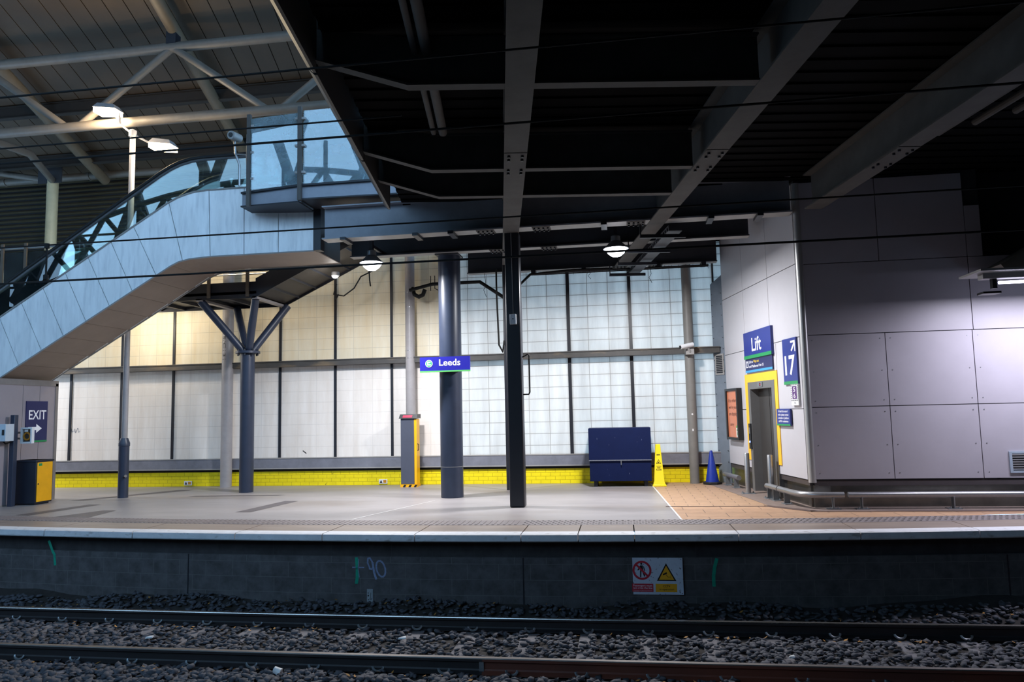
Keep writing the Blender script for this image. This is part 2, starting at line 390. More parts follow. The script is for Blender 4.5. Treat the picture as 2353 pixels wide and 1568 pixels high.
# ------------------------------------------------------------------ setting: floor, edge, walls
def strip(mb, xs, fa, fb, z0, z1):
    for x0, x1 in zip(xs[:-1], xs[1:]):
        mb.hexa([(x0, fa(x0), z0), (x1, fa(x1), z0), (x1, fb(x1), z0), (x0, fb(x0), z0), (x0, fa(x0), z1), (x1, fa(x1), z1), (x1, fb(x1), z1), (x0, fb(x0), z1)])
def bx_line(y): return 0.58 + (0.83 - 0.58) * (16.9 - y) / 5.5      # the concrete ends and the pavers begin
mb = MB()
ys = [11.35, 13, 15, 17.3]
xsf = [-24, -20, -16, -12, -10, -8, -6, -4, -2, -0.5]
for x0, x1 in zip(xsf[:-1], xsf[1:]):
    mb.add([(x0, edge_y(max(x0, -20)) + 1.30, 0), (x1, edge_y(x1) + 1.30, 0), (x1, 17.3, 0), (x0, 17.3, 0)], [(0, 1, 2, 3)])
mb.add([(-0.5, edge_y(-0.5) + 1.30, 0), (bx_line(11.4), edge_y(0.8) + 1.30, 0), (bx_line(17.3), 17.3, 0), (-0.5, 17.3, 0)], [(0, 1, 2, 3)])
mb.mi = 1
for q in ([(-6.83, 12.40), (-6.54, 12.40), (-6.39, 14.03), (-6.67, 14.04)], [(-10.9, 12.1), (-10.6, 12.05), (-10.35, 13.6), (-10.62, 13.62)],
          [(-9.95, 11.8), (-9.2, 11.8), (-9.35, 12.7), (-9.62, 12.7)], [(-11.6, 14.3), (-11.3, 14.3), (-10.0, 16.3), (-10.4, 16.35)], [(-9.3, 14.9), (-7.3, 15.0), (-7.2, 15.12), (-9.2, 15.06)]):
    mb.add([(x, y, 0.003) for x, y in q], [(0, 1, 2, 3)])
mb.mi = 2
mb.add([(bx_line(11.4) - 0.03, 11.42, 0.004), (bx_line(11.4), 11.42, 0.004), (bx_line(17), 17, 0.004), (bx_line(17) - 0.03, 17, 0.004)], [(0, 1, 2, 3)])
mb.add([(-3.62, 14.0, 0.003), (-3.60, 14.0, 0.003), (-4.32, 11.5, 0.003), (-4.36, 11.5, 0.003)], [(0, 1, 2, 3)])
struct('floor', mb, [concrete, dark_strip, mat('joint_white', (200, 198, 196), 0.6)], 'pale grey concrete platform surface with darker strips', 'floor')
mb = MB()   # pavers right of the concrete
mb.add([(bx_line(13.0), 13.0, 0), (2.6, 13.0, 0), (2.3, 17.3, 0), (bx_line(17.3), 17.3, 0)], [(0, 1, 2, 3)]); mb.mi = 1
mb.add([(bx_line(11.4), edge_y(0.8) + 1.3, 0), (4, edge_y(4) + 1.25, 0), (4, 13.0, 0), (bx_line(13.0), 13.0, 0)], [(0, 1, 2, 3)])
mb.add([(4, edge_y(4) + 1.25, 0), (13, edge_y(13) + 1.25, 0), (13, 13.0, 0), (4, 13.0, 0)], [(0, 1, 2, 3)])
struct('floor_paving', mb, [paver_small, paver], 'tan paving in front of the lift', 'floor')
mb = MB()
mb.box((0.67, 12.94, 0), (2.3, 13.0, 0.006)); mb.hexa([(2.25, 12.98, 0), (2.86, 12.28, 0), (2.98, 12.36, 0), (2.36, 13.06, 0), (2.25, 12.98, .006), (2.86, 12.28, .006), (2.98, 12.36, .006), (2.36, 13.06, .006)])
mb.box((2.86, 12.28, 0), (13, 12.36, 0.006))
struct('trim_1', mb, channel_m, 'dark drainage line in the tan paving', 'drain')
mb = MB()
mb.add([(2.36, 13.06, 0.003), (2.98, 12.36, 0.003), (13, 12.36, 0.003), (13, 13.3, 0.003), (3.4, 13.3, 0.003), (2.8, 17.2, 0.003), (1.72, 17.2, 0.003)], [tuple(range(7))])
struct('trim_2', mb, kerb_grey, 'grey margin along the foot of the lift block', 'floor')
# tactile strip with raised bars (left) and studs
mb = MB(); strip(mb, XS, lambda x: edge_y(x) + 0.83, lambda x: edge_y(x) + 1.31, -0.1, 0.002)
x = -16.0
while x < -1.6:
    y0 = edge_y(x) + 0.87; mb.box((x, y0, 0.002), (x + 0.035, y0 + 0.40, 0.007)); x += 0.085
x = -5.0
while x < 9:
    for r_ in range(5):
        y0 = edge_y(x) + 0.90 + r_ * 0.085; xx = x + (0.04 if r_ % 2 else 0)
        if x > -1.6 : mb.box((xx, y0, 0.002), (xx + 0.03, y0 + 0.03, 0.007))
    x += 0.085
struct('trim_3', mb, tactile, 'grey tactile warning strip along the platform edge', 'tactile paving')
mb = MB()
cuts = [-20.0, -18.1, -16.2, -14.6, -13.3, -11.9, -10.35, -8.9, -7.3, -5.6, -4.25, -2.9, -1.42, -0.65, 0.10, 1.45, 3.0, 4.5, 6.0, 7.5, 9, 11, 13]
for a, b in zip(cuts[:-1], cuts[1:]):
    n = max(2, int((b - a) / 0.5) + 1); xs = [a + 0.008 + (b - a - 0.016) * i / (n - 1) for i in range(n)]
    strip(mb, xs, lambda x: edge_y(x) + 0.25, lambda x: edge_y(x) + 0.83, -0.1, 0.0)
mb.mi = 1
for a, b in zip(cuts[:-1], cuts[1:]):
    n = max(2, int((b - a) / 0.5) + 1); xs = [a + 0.008 + (b - a - 0.016) * i / (n - 1) for i in range(n)]
    pf = [(0.0, -0.085), (0.012, -0.10), (0.25, -0.10), (0.25, 0.003), (0.03, 0.003), (0.008, -0.008)]
    mb.sweep_x(pf, [(x, edge_y(x), 0) for x in xs])
struct('trim_4', mb, [slab_edge, coping], 'platform edge slabs with a white painted nosing', 'platform edge')
mb = MB()
strip(mb, XS, lambda x: edge_y(x) + 0.17, lambda x: edge_y(x) + 0.6, -1.3, -0.335); mb.mi = 1
strip(mb, XS, lambda x: edge_y(x) + 0.22, lambda x: edge_y(x) + 0.6, -0.335, -0.1)
WP = struct('wall_platform', mb, [blockwork, block_dark], 'dark blockwork face of the platform below its white edge', 'wall')
for xj in (-6.45, -1.42, 4.9):
    mb = MB(lambda p: (p[0], edge_y(p[0]) + 0.168 - p[2], p[1])); mb.box((xj - .008, -1.05, 0), (xj + .008, -.34, .003)); part('movement_joint', mb, black_steel, WP, 'dark vertical joint')
def graffiti(name, mb, m, label): return part(name, mb, m, WP, label)
def PW(p): return (p[0], edge_y(p[0]) + 0.17 - 0.004 - p[2], p[1])
def stroke(mb, pts, w):
    for (a, b) in zip(pts[:-1], pts[1:]):
        a = Vector((a[0], a[1], 0)); b = Vector((b[0], b[1], 0)); d = (b - a).normalized(); n = Vector((-d.y, d.x, 0)); 
        mb.poly([tuple(a - d * w * .3 + n * w / 2), tuple(a - d * w * .3 - n * w / 2), tuple(b + d * w * .3 - n * w / 2), tuple(b + d * w * .3 + n * w / 2)])
for pts in ([(-8.95, -0.20), (-8.88, -0.34), (-8.84, -0.40), (-8.82, -0.55)], [(-3.80, -0.36), (-3.79, -0.50), (-3.79, -0.62), (-3.80, -0.70)], [(1.17, -0.36), (1.14, -0.46), (1.12, -0.58), (1.12, -0.70)]):
    mb = MB(PW); stroke(mb, pts, 0.045); graffiti('spray_mark', mb, green_spray, 'green sprayed line')
mb = MB(PW); stroke(mb, [(-3.765, -0.37), (-3.775, -0.50), (-3.76, -0.62)], 0.012); stroke(mb, [(-3.86, -0.485), (-3.69, -0.485)], 0.014)
g9 = [(-3.60, -0.50), (-3.635, -0.42), (-3.63, -0.36), (-3.60, -0.355), (-3.57, -0.40), (-3.555, -0.48), (-3.575, -0.505), (-3.61, -0.50)]
stroke(mb, g9, 0.022); stroke(mb, [(-3.562, -0.42), (-3.54, -0.55), (-3.51, -0.64)], 0.03)
g0 = [(-3.44 + 0.065 * math.cos(t) + 0.02 * math.sin(t) * -1, -0.50 + 0.11 * math.sin(t)) for t in [2 * math.pi * i / 14 for i in range(15)]]
stroke(mb, g0, 0.024); graffiti('spray_lettering', mb, white_spray, 'white sprayed +90')

# back wall: painted brick base, sill beam, glazing bays, rail
YW = 17.2
mb = MB(); mb.box((-22, YW - 0.05, 0), (2.2, YW + 0.25, 0.345)); mb.mi = 1; mb.box((-22, YW + 0.02, 0.345), (2.2, YW + 0.25, 0.45))
WB = struct('wall_back', mb, [yellow_brick, black_steel], 'yellow painted brick base of the back wall', 'wall')
mb = MB(); mb.box((-22, YW - 0.12, 0.42), (2.2, YW + 0.12, 0.66)); mb.mi = 1; mb.box((-22, YW - 0.13, 0.655), (2.2, YW + 0.05, 0.675)); mb.box((-22, YW - 0.14, 0.405), (2.2, YW - 0.1, 0.43))
struct('trim_5', mb, [sill_steel, grey_steel], 'grey steel sill beam under the translucent panels', 'sill')
mb = MB(); mb.box((-22, YW - 0.26, 2.88), (2.2, YW + 0.04, 3.02)); mb.box((-22, YW - 0.28, 2.995), (2.2, YW - 0.1, 3.02))
struct('trim_6', mb, mid_steel, 'horizontal steel rail halfway up the translucent panels', 'rail')
for k in range(0, 16):
    xr = 1.657 - 1.427 * k; xl = xr - 1.427
    e = thing('window_%d' % (k + 1), 'bay %d of the translucent panel wall counted from the lift' % (k + 1), 'window', (xl, YW, 0.66), None, 'structure')
    mb = MB(); mb.box((xl + 0.035, YW, 0.66), (xr - 0.0, YW + 0.03, 2.90)); part('pane', mb, panel_low if k > 3 else panel_clean, e)
    mb = MB(); mb.box((xl + 0.035, YW, 3.0), (xr - 0.0, YW + 0.03, 5.7)); part('pane', mb, panel_aged_warmlit if k >= 4 else panel_clean, e)
    mb = MB(); mb.box((xl - 0.015, YW - 0.03, 0.66), (xl + (0.06 if k < 4 else 0.045), YW + 0.06, 5.7)); part('mullion', mb, black_steel, e)
mb = MB(); mb.box((1.657, YW, 0.66), (2.6, YW + 0.03, 5.6)); mb.mi = 1; mb.box((2.14, YW - 0.02, 0.66), (2.17, YW + 0.05, 5.3)); mb.box((1.63, YW - 0.03, 0.66), (1.66, YW + 0.06, 5.3))
struct('window_17', mb, [panel_clean, black_steel], 'narrow end bay of the translucent wall beside the lift', 'window')
WIN = [o for o in COL.objects if o.name == 'window_11'][0]
mb = MB(plane_front(YW - .002)); rs = random.Random(3); q_ = [(-14.0 + .012 * i + rs.uniform(-.02, .02), 1.43 + rs.uniform(-.06, .07)) for i in range(22)]
stroke(mb, q_, .008); part('pen_tag', mb, mat('pen_grey', (120, 124, 140), .6), WIN, 'faint pen scribble')
WIN = [o for o in COL.objects if o.name == 'window_8'][0]
mb = MB(plane_front(YW - .002)); stroke(mb, [(-7.72, .83), (-7.64, .77)], .022); part('scuff', mb, black_ink, WIN, 'short dark scuff')
# steel closing sheet between glazing and lift block
mb = MB(); c1 = TL((-4.15, 0, 0.02)); SHB = Vector((2.08, YW - 0.06, 0)); a = SHB
mb.prism([(c1.x, c1.y, 0), (a.x, a.y, 0), (a.x, a.y, 4.45), (c1.x, c1.y, 4.62)], (0.03, 0.02, 0)); mb.mi = 1
for i in range(17):
    for t in (0.12, 0.88):
        q = c1.lerp(a, t); mb.lathe((q.x - .012, q.y - .012, 0.2 + i * 0.25), [(0.008, 0), (0.008, 0.015)], 8)
struct('wall_side', mb, [mat('riveted_sheet', (128, 138, 150), 0.45, metal=0.3, var=0.1), black_steel], 'grey riveted sheet closing the gap beside the lift block', 'wall')

# ------------------------------------------------------------------ lift block
def panels(T, spans, zs, depth, gap=0.006):
    mb = MB(T)
    for (a0, a1, z0, z1) in spans: mb.box((a0 + gap, z0 + gap, 0), (a1 - gap, z1 - gap, depth))
    return mb
side = []
for z0, z1 in ((2.80, 4.03), (4.03, 5.40)):
    for a0, a1 in ((-4.15, -2.77), (-2.77, -1.37), (-1.37, -0.05)): side.append((a0, a1, z0, z1))
side += [(-4.15, -2.85, 1.60, 2.80), (-4.15, -2.70, 0.44, 1.60), (-1.12, -0.05, 1.60, 2.80), (-1.25, -0.05, 0.44, 1.60), (-2.85, -1.12, 2.30, 2.80)]
mb = panels(TL, side, None, 0.03); mb.mi = 1
mb.box((-4.16, 0.38, -0.2), (-2.62, 5.45, 0.004)); mb.box((-1.25, 0.38, -0.2), (0, 5.45, 0.004)); mb.box((-2.62, 2.13, -0.2), (-1.25, 5.45, 0.004))
struct('wall_lift_side', mb, [clad_white, mat('joint_dark', (40, 40, 44), 0.8)], 'white panelled side of the lift block with the lift door', 'wall')
YF = 12.78
fr = []
for z0, z1, xs in ((0.45, 1.62, (3.06, 4.28, 5.6, 7.2, 9)), (1.62, 2.81, (3.06, 4.28, 5.6, 7.2, 9)), (2.81, 4.0, (3.06, 5.62, 7.2, 9)), (4.0, 5.4, (3.06, 4.27, 5.62))):
    for a, b in zip(xs[:-1], xs[1:]): fr.append((a, b, z0, z1))
fr.append((5.62, 5.86, 4.0, 4.85))
mb = panels(plane_front(YF), fr, None, 0.03); mb.mi = 1
mb.T = ident
mb.box((3.06, YF - 0.004, 0.38), (5.86, YF + 0.3, 5.45)); mb.box((5.8, YF - 0.004, 0.38), (13.0, YF + 0.3, 4.0)); mb.box((5.8, YF + 0.25, 3.9), (13.0, YF + 0.5, 5.45))
mb.mi = 2
for x in (3.14, 4.2, 4.36, 5.52, 5.68):
    for z in (0.55, 1.0, 1.53, 1.72, 2.2, 2.72): mb.tube([(x, YF - 0.028, z), (x, YF - 0.034, z)], 0.009, 8)
struct('wall_lift_front', mb, [clad_grey, MATS['joint_dark'], galv], 'grey panelled front of the lift block', 'wall')
mb = MB(); mb.tube([(LC.x + 0.03, LC.y + 0.02, 0.40), (LC.x + 0.03, LC.y + 0.02, 5.4)], 0.065, 20)
struct('trim_7', mb, mat('corner_alu', (190, 190, 190), 0.35, metal=0.5, var=0.03), 'rounded aluminium corner strip of the lift block', 'corner strip')
mb = MB(TL)
mb.box((-4.3, 0, -0.5), (-2.68, 0.40, -0.035)); mb.box((-1.25, 0, -0.3), (0.03, 0.36, -0.035)); mb.mi = 1
mb.box((-4.12, 0.35, -0.2), (-2.68, 0.43, 0.012)); mb.box((-1.25, 0.35, -0.2), (-0.02, 0.43, 0.012))
mb.T = ident; mb.mi = 0; mb.box((LC.x, YF + 0.045, 0), (9.5, YF + 0.3, 0.36)); mb.mi = 1; mb.box((LC.x + 0.05, YF - 0.012, 0.35), (9.5, YF + 0.2, 0.43))
struct('baseboard_lift', mb, [stain_plinth, mat('dark_flashing', (86, 80, 82), 0.4, metal=0.4, var=0.1)], 'brushed steel plinth round the foot of the lift block', 'plinth')
mb = MB(TL); mb.box((-4.1, 0, -1.4), (-0.5, 5.4, -0.4)); struct('wall_lift_core', mb, black_steel, 'dark inside of the lift shaft', 'wall')
# lift door
ED = thing('door_1', 'grey lift door in a yellow surround beneath the lift sign', 'lift door', tuple(TL((-1.95, 0, 0))), None, 'structure')
mb = MB(TL); mb.box((-2.86, 2.13, 0.03), (-1.11, 2.30, 0.045)); mb.box((-2.86, 0.60, 0.03), (-2.68, 2.13, 0.045)); mb.box((-1.26, 0.60, 0.03), (-1.11, 2.13, 0.045)); part('surround', mb, lift_yellow, ED, 'yellow surround')
mb = MB(TL); mb.box((-2.69, 0, -0.16), (-2.56, 2.0, 0.05)); mb.box((-1.40, 0, -0.16), (-1.25, 2.0, 0.05)); mb.box((-2.69, 2.0, -0.16), (-1.25, 2.14, 0.05)); part('frame', mb, frame_grey, ED)
mb = MB(TL); mb.box((-2.58, 0.0, -0.16), (-2.0, 2.02, -0.12)); mb.box((-1.994, 0.0, -0.165), (-1.38, 2.02, -0.125)); part('leaf', mb, door_grey, ED)
mb = MB(TL); mb.box((-2.08, 2.03, 0.05), (-1.84, 2.12, 0.062)); ip = part('indicator', mb, galv, ED)
mb = MB(TL); mb.box((-1.99, 2.045, 0.062), (-1.93, 2.105, 0.064)); part('display', mb, plastic_black, ip); mb = MB(TL); mb.box((-1.945, 2.06, 0.064), (-1.925, 2.09, 0.066)); part('arrow_light', mb, screen_red, ip)
mb = MB(TL); mb.box((-2.70, 0.82, 0.05), (-2.58, 1.32, 0.075)); cp = part('call_panel', mb, plastic_black, ED)
mb = MB(TL); mb.lathe((0, 0, 0), [(0.02, 0), (0.02, 0.01)], 12); bt = MB(); bt.tube([TL((-2.64, 0.96, 0.075)), TL((-2.64, 0.96, 0.088))], 0.022, 12); part('button', bt, mat('button_blue', (150, 170, 240), 0.3, emit=(150, 180, 255), estr=1.2), cp)
bt = MB(TL); bt.box((-2.67, 1.12, 0.075), (-2.61, 1.24, 0.08)); part('plate', bt, stainless, cp)

# signs on the lift block
def sign(name, label, cat, T, a0, b0, a1, b1, thick, m, group=None, c0=0.03):
    e = thing(name, label, cat, tuple(T(((a0 + a1) / 2, b0, c0))), group)
    mb = MB(T); mb.box((a0, b0, c0), (a1, b1, c0 + thick)); part('panel', mb, m, e)
    return e
def deco(e, name, T, m, fn, label=None):
    mb = MB(T); fn(mb); return part(name, mb, m, e, label)
e = sign('lift_sign', 'blue sign reading Lift above the lift door', 'sign', TL, -2.71, 2.60, -1.21, 3.13, 0.05, sign_blue); zc = 0.0815
deco(e, 'stripe', TL, sign_green, lambda b: b.box((-2.71, 2.60, 0.08), (-1.205, 2.665, 0.086)))
deco(e, 'lettering', TL, white_ink, lambda b: b.text('Lift', -1.98, 2.74, 0.255, zc, 0.52, 'C', 0.012))
e = sign('way_out_sign', 'navy sign reading Lift to Way out and Platforms 0 to 15, under the Lift sign', 'sign', TL, -2.72, 2.33, -1.25, 2.598, 0.03, sign_navy)
deco(e, 'stripe', TL, sign_cyan, lambda b: b.box((-2.72, 2.33, 0.06), (-1.25, 2.375, 0.064)))
deco(e, 'lettering', TL, white_ink, lambda b: b.text('Lift to', -2.50, 2.515, 0.05, 0.0615, 0.22, 'L', 0.01))
deco(e, 'lettering', TL, white_ink, lambda b: b.text('and Platforms 0 to 15', -2.50, 2.425, 0.05, 0.0615, 0.80, 'L', 0.01))
deco(e, 'lettering', TL, yellow_ink, lambda b: b.text('Way out', -2.25, 2.515, 0.05, 0.0615, 0.31, 'L', 0.01), 'yellow lettering')
deco(e, 'symbol', TL, white_ink, lambda b: b.box((-2.68, 2.43, 0.06), (-2.55, 2.56, 0.062)))
deco(e, 'symbol', TL, sign_navy, lambda b: (b.box((-2.65, 2.45, 0.062), (-2.58, 2.53, 0.063)), b.box((-2.66, 2.54, 0.062), (-2.57, 2.55, 0.063))))
e = sign('platform_number_sign', 'tall blue sign with arrow and number 17 near the corner', 'sign', TL, -0.74, 2.02, -0.14, 2.81, 0.03, sign_blue)
deco(e, 'stripe', TL, sign_green, lambda b: b.box((-0.74, 2.02, 0.06), (-0.14, 2.075, 0.064)))
deco(e, 'lettering', TL, white_ink, lambda b: b.text('17', -0.44, 2.19, 0.32, 0.0615, 0.44, 'C', 0.02))
deco(e, 'arrow', TL, white_ink, lambda b: (b.prism([(-0.37, 2.60, 0.0605), (-0.335, 2.575, 0.0605), (-0.19, 2.70, 0.0605), (-0.225, 2.73, 0.0605)], (0, 0, .001)), b.box((-0.37, 2.725, 0.0605), (-0.175, 2.76, 0.0615)), b.box((-0.21, 2.57, 0.0605), (-0.175, 2.76, 0.0615))))
e = sign('zone_sign', 'small white sign with purple panel showing 5 and 6', 'sign', TL, -0.44, 1.66, -0.14, 2.02, 0.04, white_paint, c0=0.03)
deco(e, 'centre_panel', TL, sign_purple, lambda b: b.box((-0.385, 1.77, 0.07), (-0.195, 1.985, 0.072)))
deco(e, 'lettering', TL, white_ink, lambda b: (b.text('5', -0.29, 1.89, 0.075, 0.0735, 0.075, 'C', 0.015), b.text('6', -0.29, 1.785, 0.075, 0.0735, 0.075, 'C', 0.015)))
def hz(b):
    for i in range(7):
        for (z, h) in ((1.735, 0.02), (1.998, 0.02)): b.prism([(-0.435 + i * .042, z, .0705), (-0.415 + i * .042, z, .0705), (-0.405 + i * .042, z + h, .0705), (-0.425 + i * .042, z + h, .0705)], (0, 0, .001))
        for a in (-0.435, -0.165): b.prism([(a, 1.77 + i * .034, .0705), (a + .022, 1.775 + i * .034, .0705), (a + .022, 1.79 + i * .034, .0705), (a, 1.785 + i * .034, .0705)], (0, 0, .001))
deco(e, 'hazard_border', TL, black_ink, hz)
deco(e, 'lettering', TL, black_ink, lambda b: b.text('TRE', -0.29, 1.685, 0.03, 0.0705, 0.09, 'C'), 'small black lettering')
e = sign('assistance_sign', 'small blue notice with four white lines right of the lift door', 'sign', TL, -1.14, 1.31, -0.53, 1.605, 0.03, sign_blue, c0=0.045)
deco(e, 'stripe', TL, sign_green, lambda b: b.box((-1.14, 1.31, 0.075), (-0.53, 1.34, 0.079)))
for i, (t, w) in enumerate((('If this lift is out of', .42), ('order, please contact', .48), ('a member of platform', .49), ('staff for assistance', .44))): deco(e, 'lettering', TL, white_ink, lambda b: b.text(t, -0.835, 1.545 - i * 0.058, 0.036, 0.0765, w, 'C', 0.012))
# poster case
e = thing('poster_case', 'black framed poster case with orange poster left of the lift', 'poster', tuple(TL((-3.55, 0.98, 0.03))))
mb = MB(TL); mb.box((-3.95, 0.97, 0.03), (-3.13, 1.02, 0.14)); mb.box((-3.95, 2.0, 0.03), (-3.13, 2.05, 0.14)); mb.box((-3.95, 1.02, 0.03), (-3.88, 2.0, 0.14)); mb.box((-3.20, 1.02, 0.03), (-3.13, 2.0, 0.14)); mb.box((-3.9, 1.0, 0.03), (-3.15, 2.02, 0.06)); part('frame', mb, plastic_black, e)
mb = MB(TL); mb.box((-3.88, 1.02, 0.06), (-3.20, 2.0, 0.11)); po = part('poster', mb, poster_m, e)
for t, a, b_, h, w in (("It's often", -3.80, 1.76, .075, .52), ("we're you", -3.80, 1.62, .075, .50), ('on display', -3.80, 1.48, .075, .54), ('sorry', -3.74, 1.26, .07, .24)): mb = MB(TL); mb.text(t, a, b_, h, 0.1115, w, 'L', 0.0, 0.25); part('handwriting', mb, mat('poster_ink', (60, 36, 34), 0.6, var=0), po)
mb = MB(TL); mb.box((-3.36, 1.03, 0.11), (-3.21, 1.22, 0.1115)); part('label', mb, white_paint, po)
mb = MB(TL); mb.box((-3.36, 1.22, 0.11), (-3.21, 1.27, 0.1118)); mb.box((-3.33, 1.16, 0.1116), (-3.22, 1.19, 0.112)); mb.box((-3.31, 1.07, 0.1116), (-3.28, 1.13, 0.112)); part('label', mb, mat('label_green', (110, 170, 90), 0.5), po)
# small vent on the riveted sheet
e = thing('vent_grille', 'narrow grey louvre vent high on the riveted sheet left of the lift', 'vent', tuple(c1.lerp(SHB, 0.3))[:2] + (2.38,))
v0, v1 = c1.lerp(SHB, 0.12), c1.lerp(SHB, 0.85); nn = Vector((-0.7, -0.7, 0)).normalized() * 0.02
mb = MB(); mb.hexa([(v0.x, v0.y, 2.38), (v1.x, v1.y, 2.38), (v1.x + nn.x, v1.y + nn.y, 2.38), (v0.x + nn.x, v0.y + nn.y, 2.38), (v0.x, v0.y, 2.85), (v1.x, v1.y, 2.85), (v1.x + nn.x, v1.y + nn.y, 2.85), (v0.x + nn.x, v0.y + nn.y, 2.85)]); part('frame', mb, grey_steel, e)
mb = MB(); n2 = nn * 1.3; w0, w1 = v0.lerp(v1, .15), v0.lerp(v1, .85)
for i in range(10):
    z = 2.42 + i * .04; mb.hexa([(w0.x, w0.y, z), (w1.x, w1.y, z), (w1.x + n2.x, w1.y + n2.y, z), (w0.x + n2.x, w0.y + n2.y, z), (w0.x, w0.y, z + .028), (w1.x, w1.y, z + .028), (w1.x + n2.x, w1.y + n2.y, z + .028), (w0.x + n2.x, w0.y + n2.y, z + .028)])
part('slats', mb, black_steel, e)
mb = MB(); mb.prism([(5.75, 12.0, 3.72), (7.4, 12.0, 4.62), (7.4, 12.0, 4.30), (6.2, 12.0, 3.62), (5.82, 12.0, 3.62)], (0, .68, 0))
solo('sloping_duct', mb, mat('duct_sheet', (112, 106, 96), 0.5, var=0.1), 'dim sloping sheet metal duct above the tube light at the right edge', 'duct')
# large vent at right edge
PF = plane_front(YF)
e = thing('wall_vent', 'pale blue framed louvre vent low on the grey wall at the right edge', 'vent', (6.35, YF, 0.53))
mb = MB(PF); mb.box((5.98, 0.53, 0.03), (6.72, 0.565, 0.055)); mb.box((5.98, 0.83, 0.03), (6.72, 0.865, 0.055)); mb.box((5.98, 0.565, 0.03), (6.02, 0.83, 0.055)); mb.box((6.68, 0.565, 0.03), (6.72, 0.83, 0.055)); part('frame', mb, mat('vent_frame', (170, 185, 200), 0.4, metal=0.3), e)
mb = MB(PF)
for i in range(7): z = 0.575 + i * .037; mb.prism([(6.02, z, 0.032), (6.02, z + .008, 0.032), (6.02, z + .022, 0.05), (6.02, z + .014, 0.05)], (0.66, 0, 0)) 
part('slats', mb, mat('vent_slat', (180, 180, 184), 0.4, metal=0.3), e)
mb = MB(PF); mb.box((6.02, 0.565, 0.028), (6.68, 0.83, 0.032)); part('backing', mb, plastic_black, e)

# bollards
def bollard(x, y, h, label):
    e = thing('bollard', label, 'bollard', (x, y, 0), 'steel bollards at the lift door')
    mb = MB(); mb.lathe((x, y, 0.012), [(0.05, 0), (0.05, h - 0.02), (0.045, h - 0.012), (0, h - 0.012)], 24); part('tube', mb, stainless, e)
    mb = MB(); mb.box((x - 0.13, y - 0.1, 0), (x + 0.13, y + 0.1, 0.012)); bp = part('base_plate', mb, galv, e, bevel=0.003)
    for sx in (-1, 1):
        for sy in (-1, 1):
            mb = MB(); mb.lathe((x + sx * 0.1, y + sy * 0.07, 0.012), [(0.012, 0), (0.012, 0.02), (0.006, 0.022), (0.006, 0.03)], 8); part('bolt', mb, galv, bp)
bollard(2.61, 14.05, 0.78, 'steel bollard right of the lift door, nearer the track')
bollard(2.33, 14.85, 0.77, 'steel bollard left of the lift door, nearer the poster')
# bumper rails
def bumper(name, label, path, posts, ang):
    e = thing('bumper_rail', label, 'bumper rail', (posts[0][0], posts[0][1], 0), 'low steel bumper rails')
    mb = MB(); mb.tube(path, 0.05, 18); part('tube', mb, stainless, e)
    for (x, y) in posts:
        d = Vector((math.cos(ang[posts.index((x, y))]), math.sin(ang[posts.index((x, y))]), 0)); n = Vector((-d.y, d.x, 0)); c = Vector((x, y, 0))
        def q(a, b, z): v = c + d * a + n * b; return (v.x, v.y, z)
        mb = MB(); mb.hexa([q(-.008, -.05, .012), q(.008, -.05, .012), q(.008, .05, .012), q(-.008, .05, .012), q(-.008, -.05, .19), q(.008, -.05, .19), q(.008, .05, .19), q(-.008, .05, .19)]); ps = part('post', mb, galv, e)
        mb = MB(); mb.hexa([q(-.10, -.07, 0.003), q(.10, -.07, 0.003), q(.10, .07, 0.003), q(-.10, .07, 0.003), q(-.10, -.07, .015), q(.10, -.07, .015), q(.10, .07, .015), q(-.10, .07, .015)]); part('base_plate', mb, galv, ps)
        for a_ in (-.06, .06):
            p0 = q(a_, -.045, .015); mb = MB(); mb.lathe(p0, [(0.011, 0), (0.011, 0.015), (0.006, 0.017), (0.006, 0.03)], 8); part('bolt', mb, galv, ps)
def bl(s, n, z): v = LC + BY * s - BX * n; return (v.x, v.y, z)
NO = 0.22
bumper('b', 'short bumper rail left of the lift door', [bl(3.95, NO, .22), bl(3.0, NO, .22)], [bl(3.75, NO, 0)[:2], bl(3.2, NO, 0)[:2]], [R(90) + BA] * 2)
bumper('b', 'short bumper rail just right of the lift door', [bl(1.42, NO, .22), bl(0.86, NO, .22)], [bl(1.28, NO, 0)[:2], bl(1.0, NO, 0)[:2]], [R(90) + BA] * 2)
cx, cy = bl(0, NO, 0)[:2]; cor = []
c0 = Vector(bl(0.28, NO, .22)); c2 = Vector((cx + 0.42, YF - 0.2, .22)); pc = Vector((cx + 0.03, YF - 0.2, .22))
for i in range(9): t = i / 8; cor.append(tuple(c0 * (1 - t) ** 2 + pc * 2 * t * (1 - t) + c2 * t * t))
bumper('b', 'bent bumper rail wrapping the corner of the lift block', [bl(0.83, NO, .22)] + cor + [(3.44, YF - 0.2, .22)], [bl(0.5, NO, 0)[:2], (3.27, YF - 0.2)], [R(90) + BA, 0])
bumper('b', 'long straight bumper rail along the grey front wall', [(3.50, YF - 0.2, .22), (9.0, YF - 0.2, .22)], [(3.70, YF - 0.2), (5.05, YF - 0.2), (6.6, YF - 0.2)], [0, 0, 0])

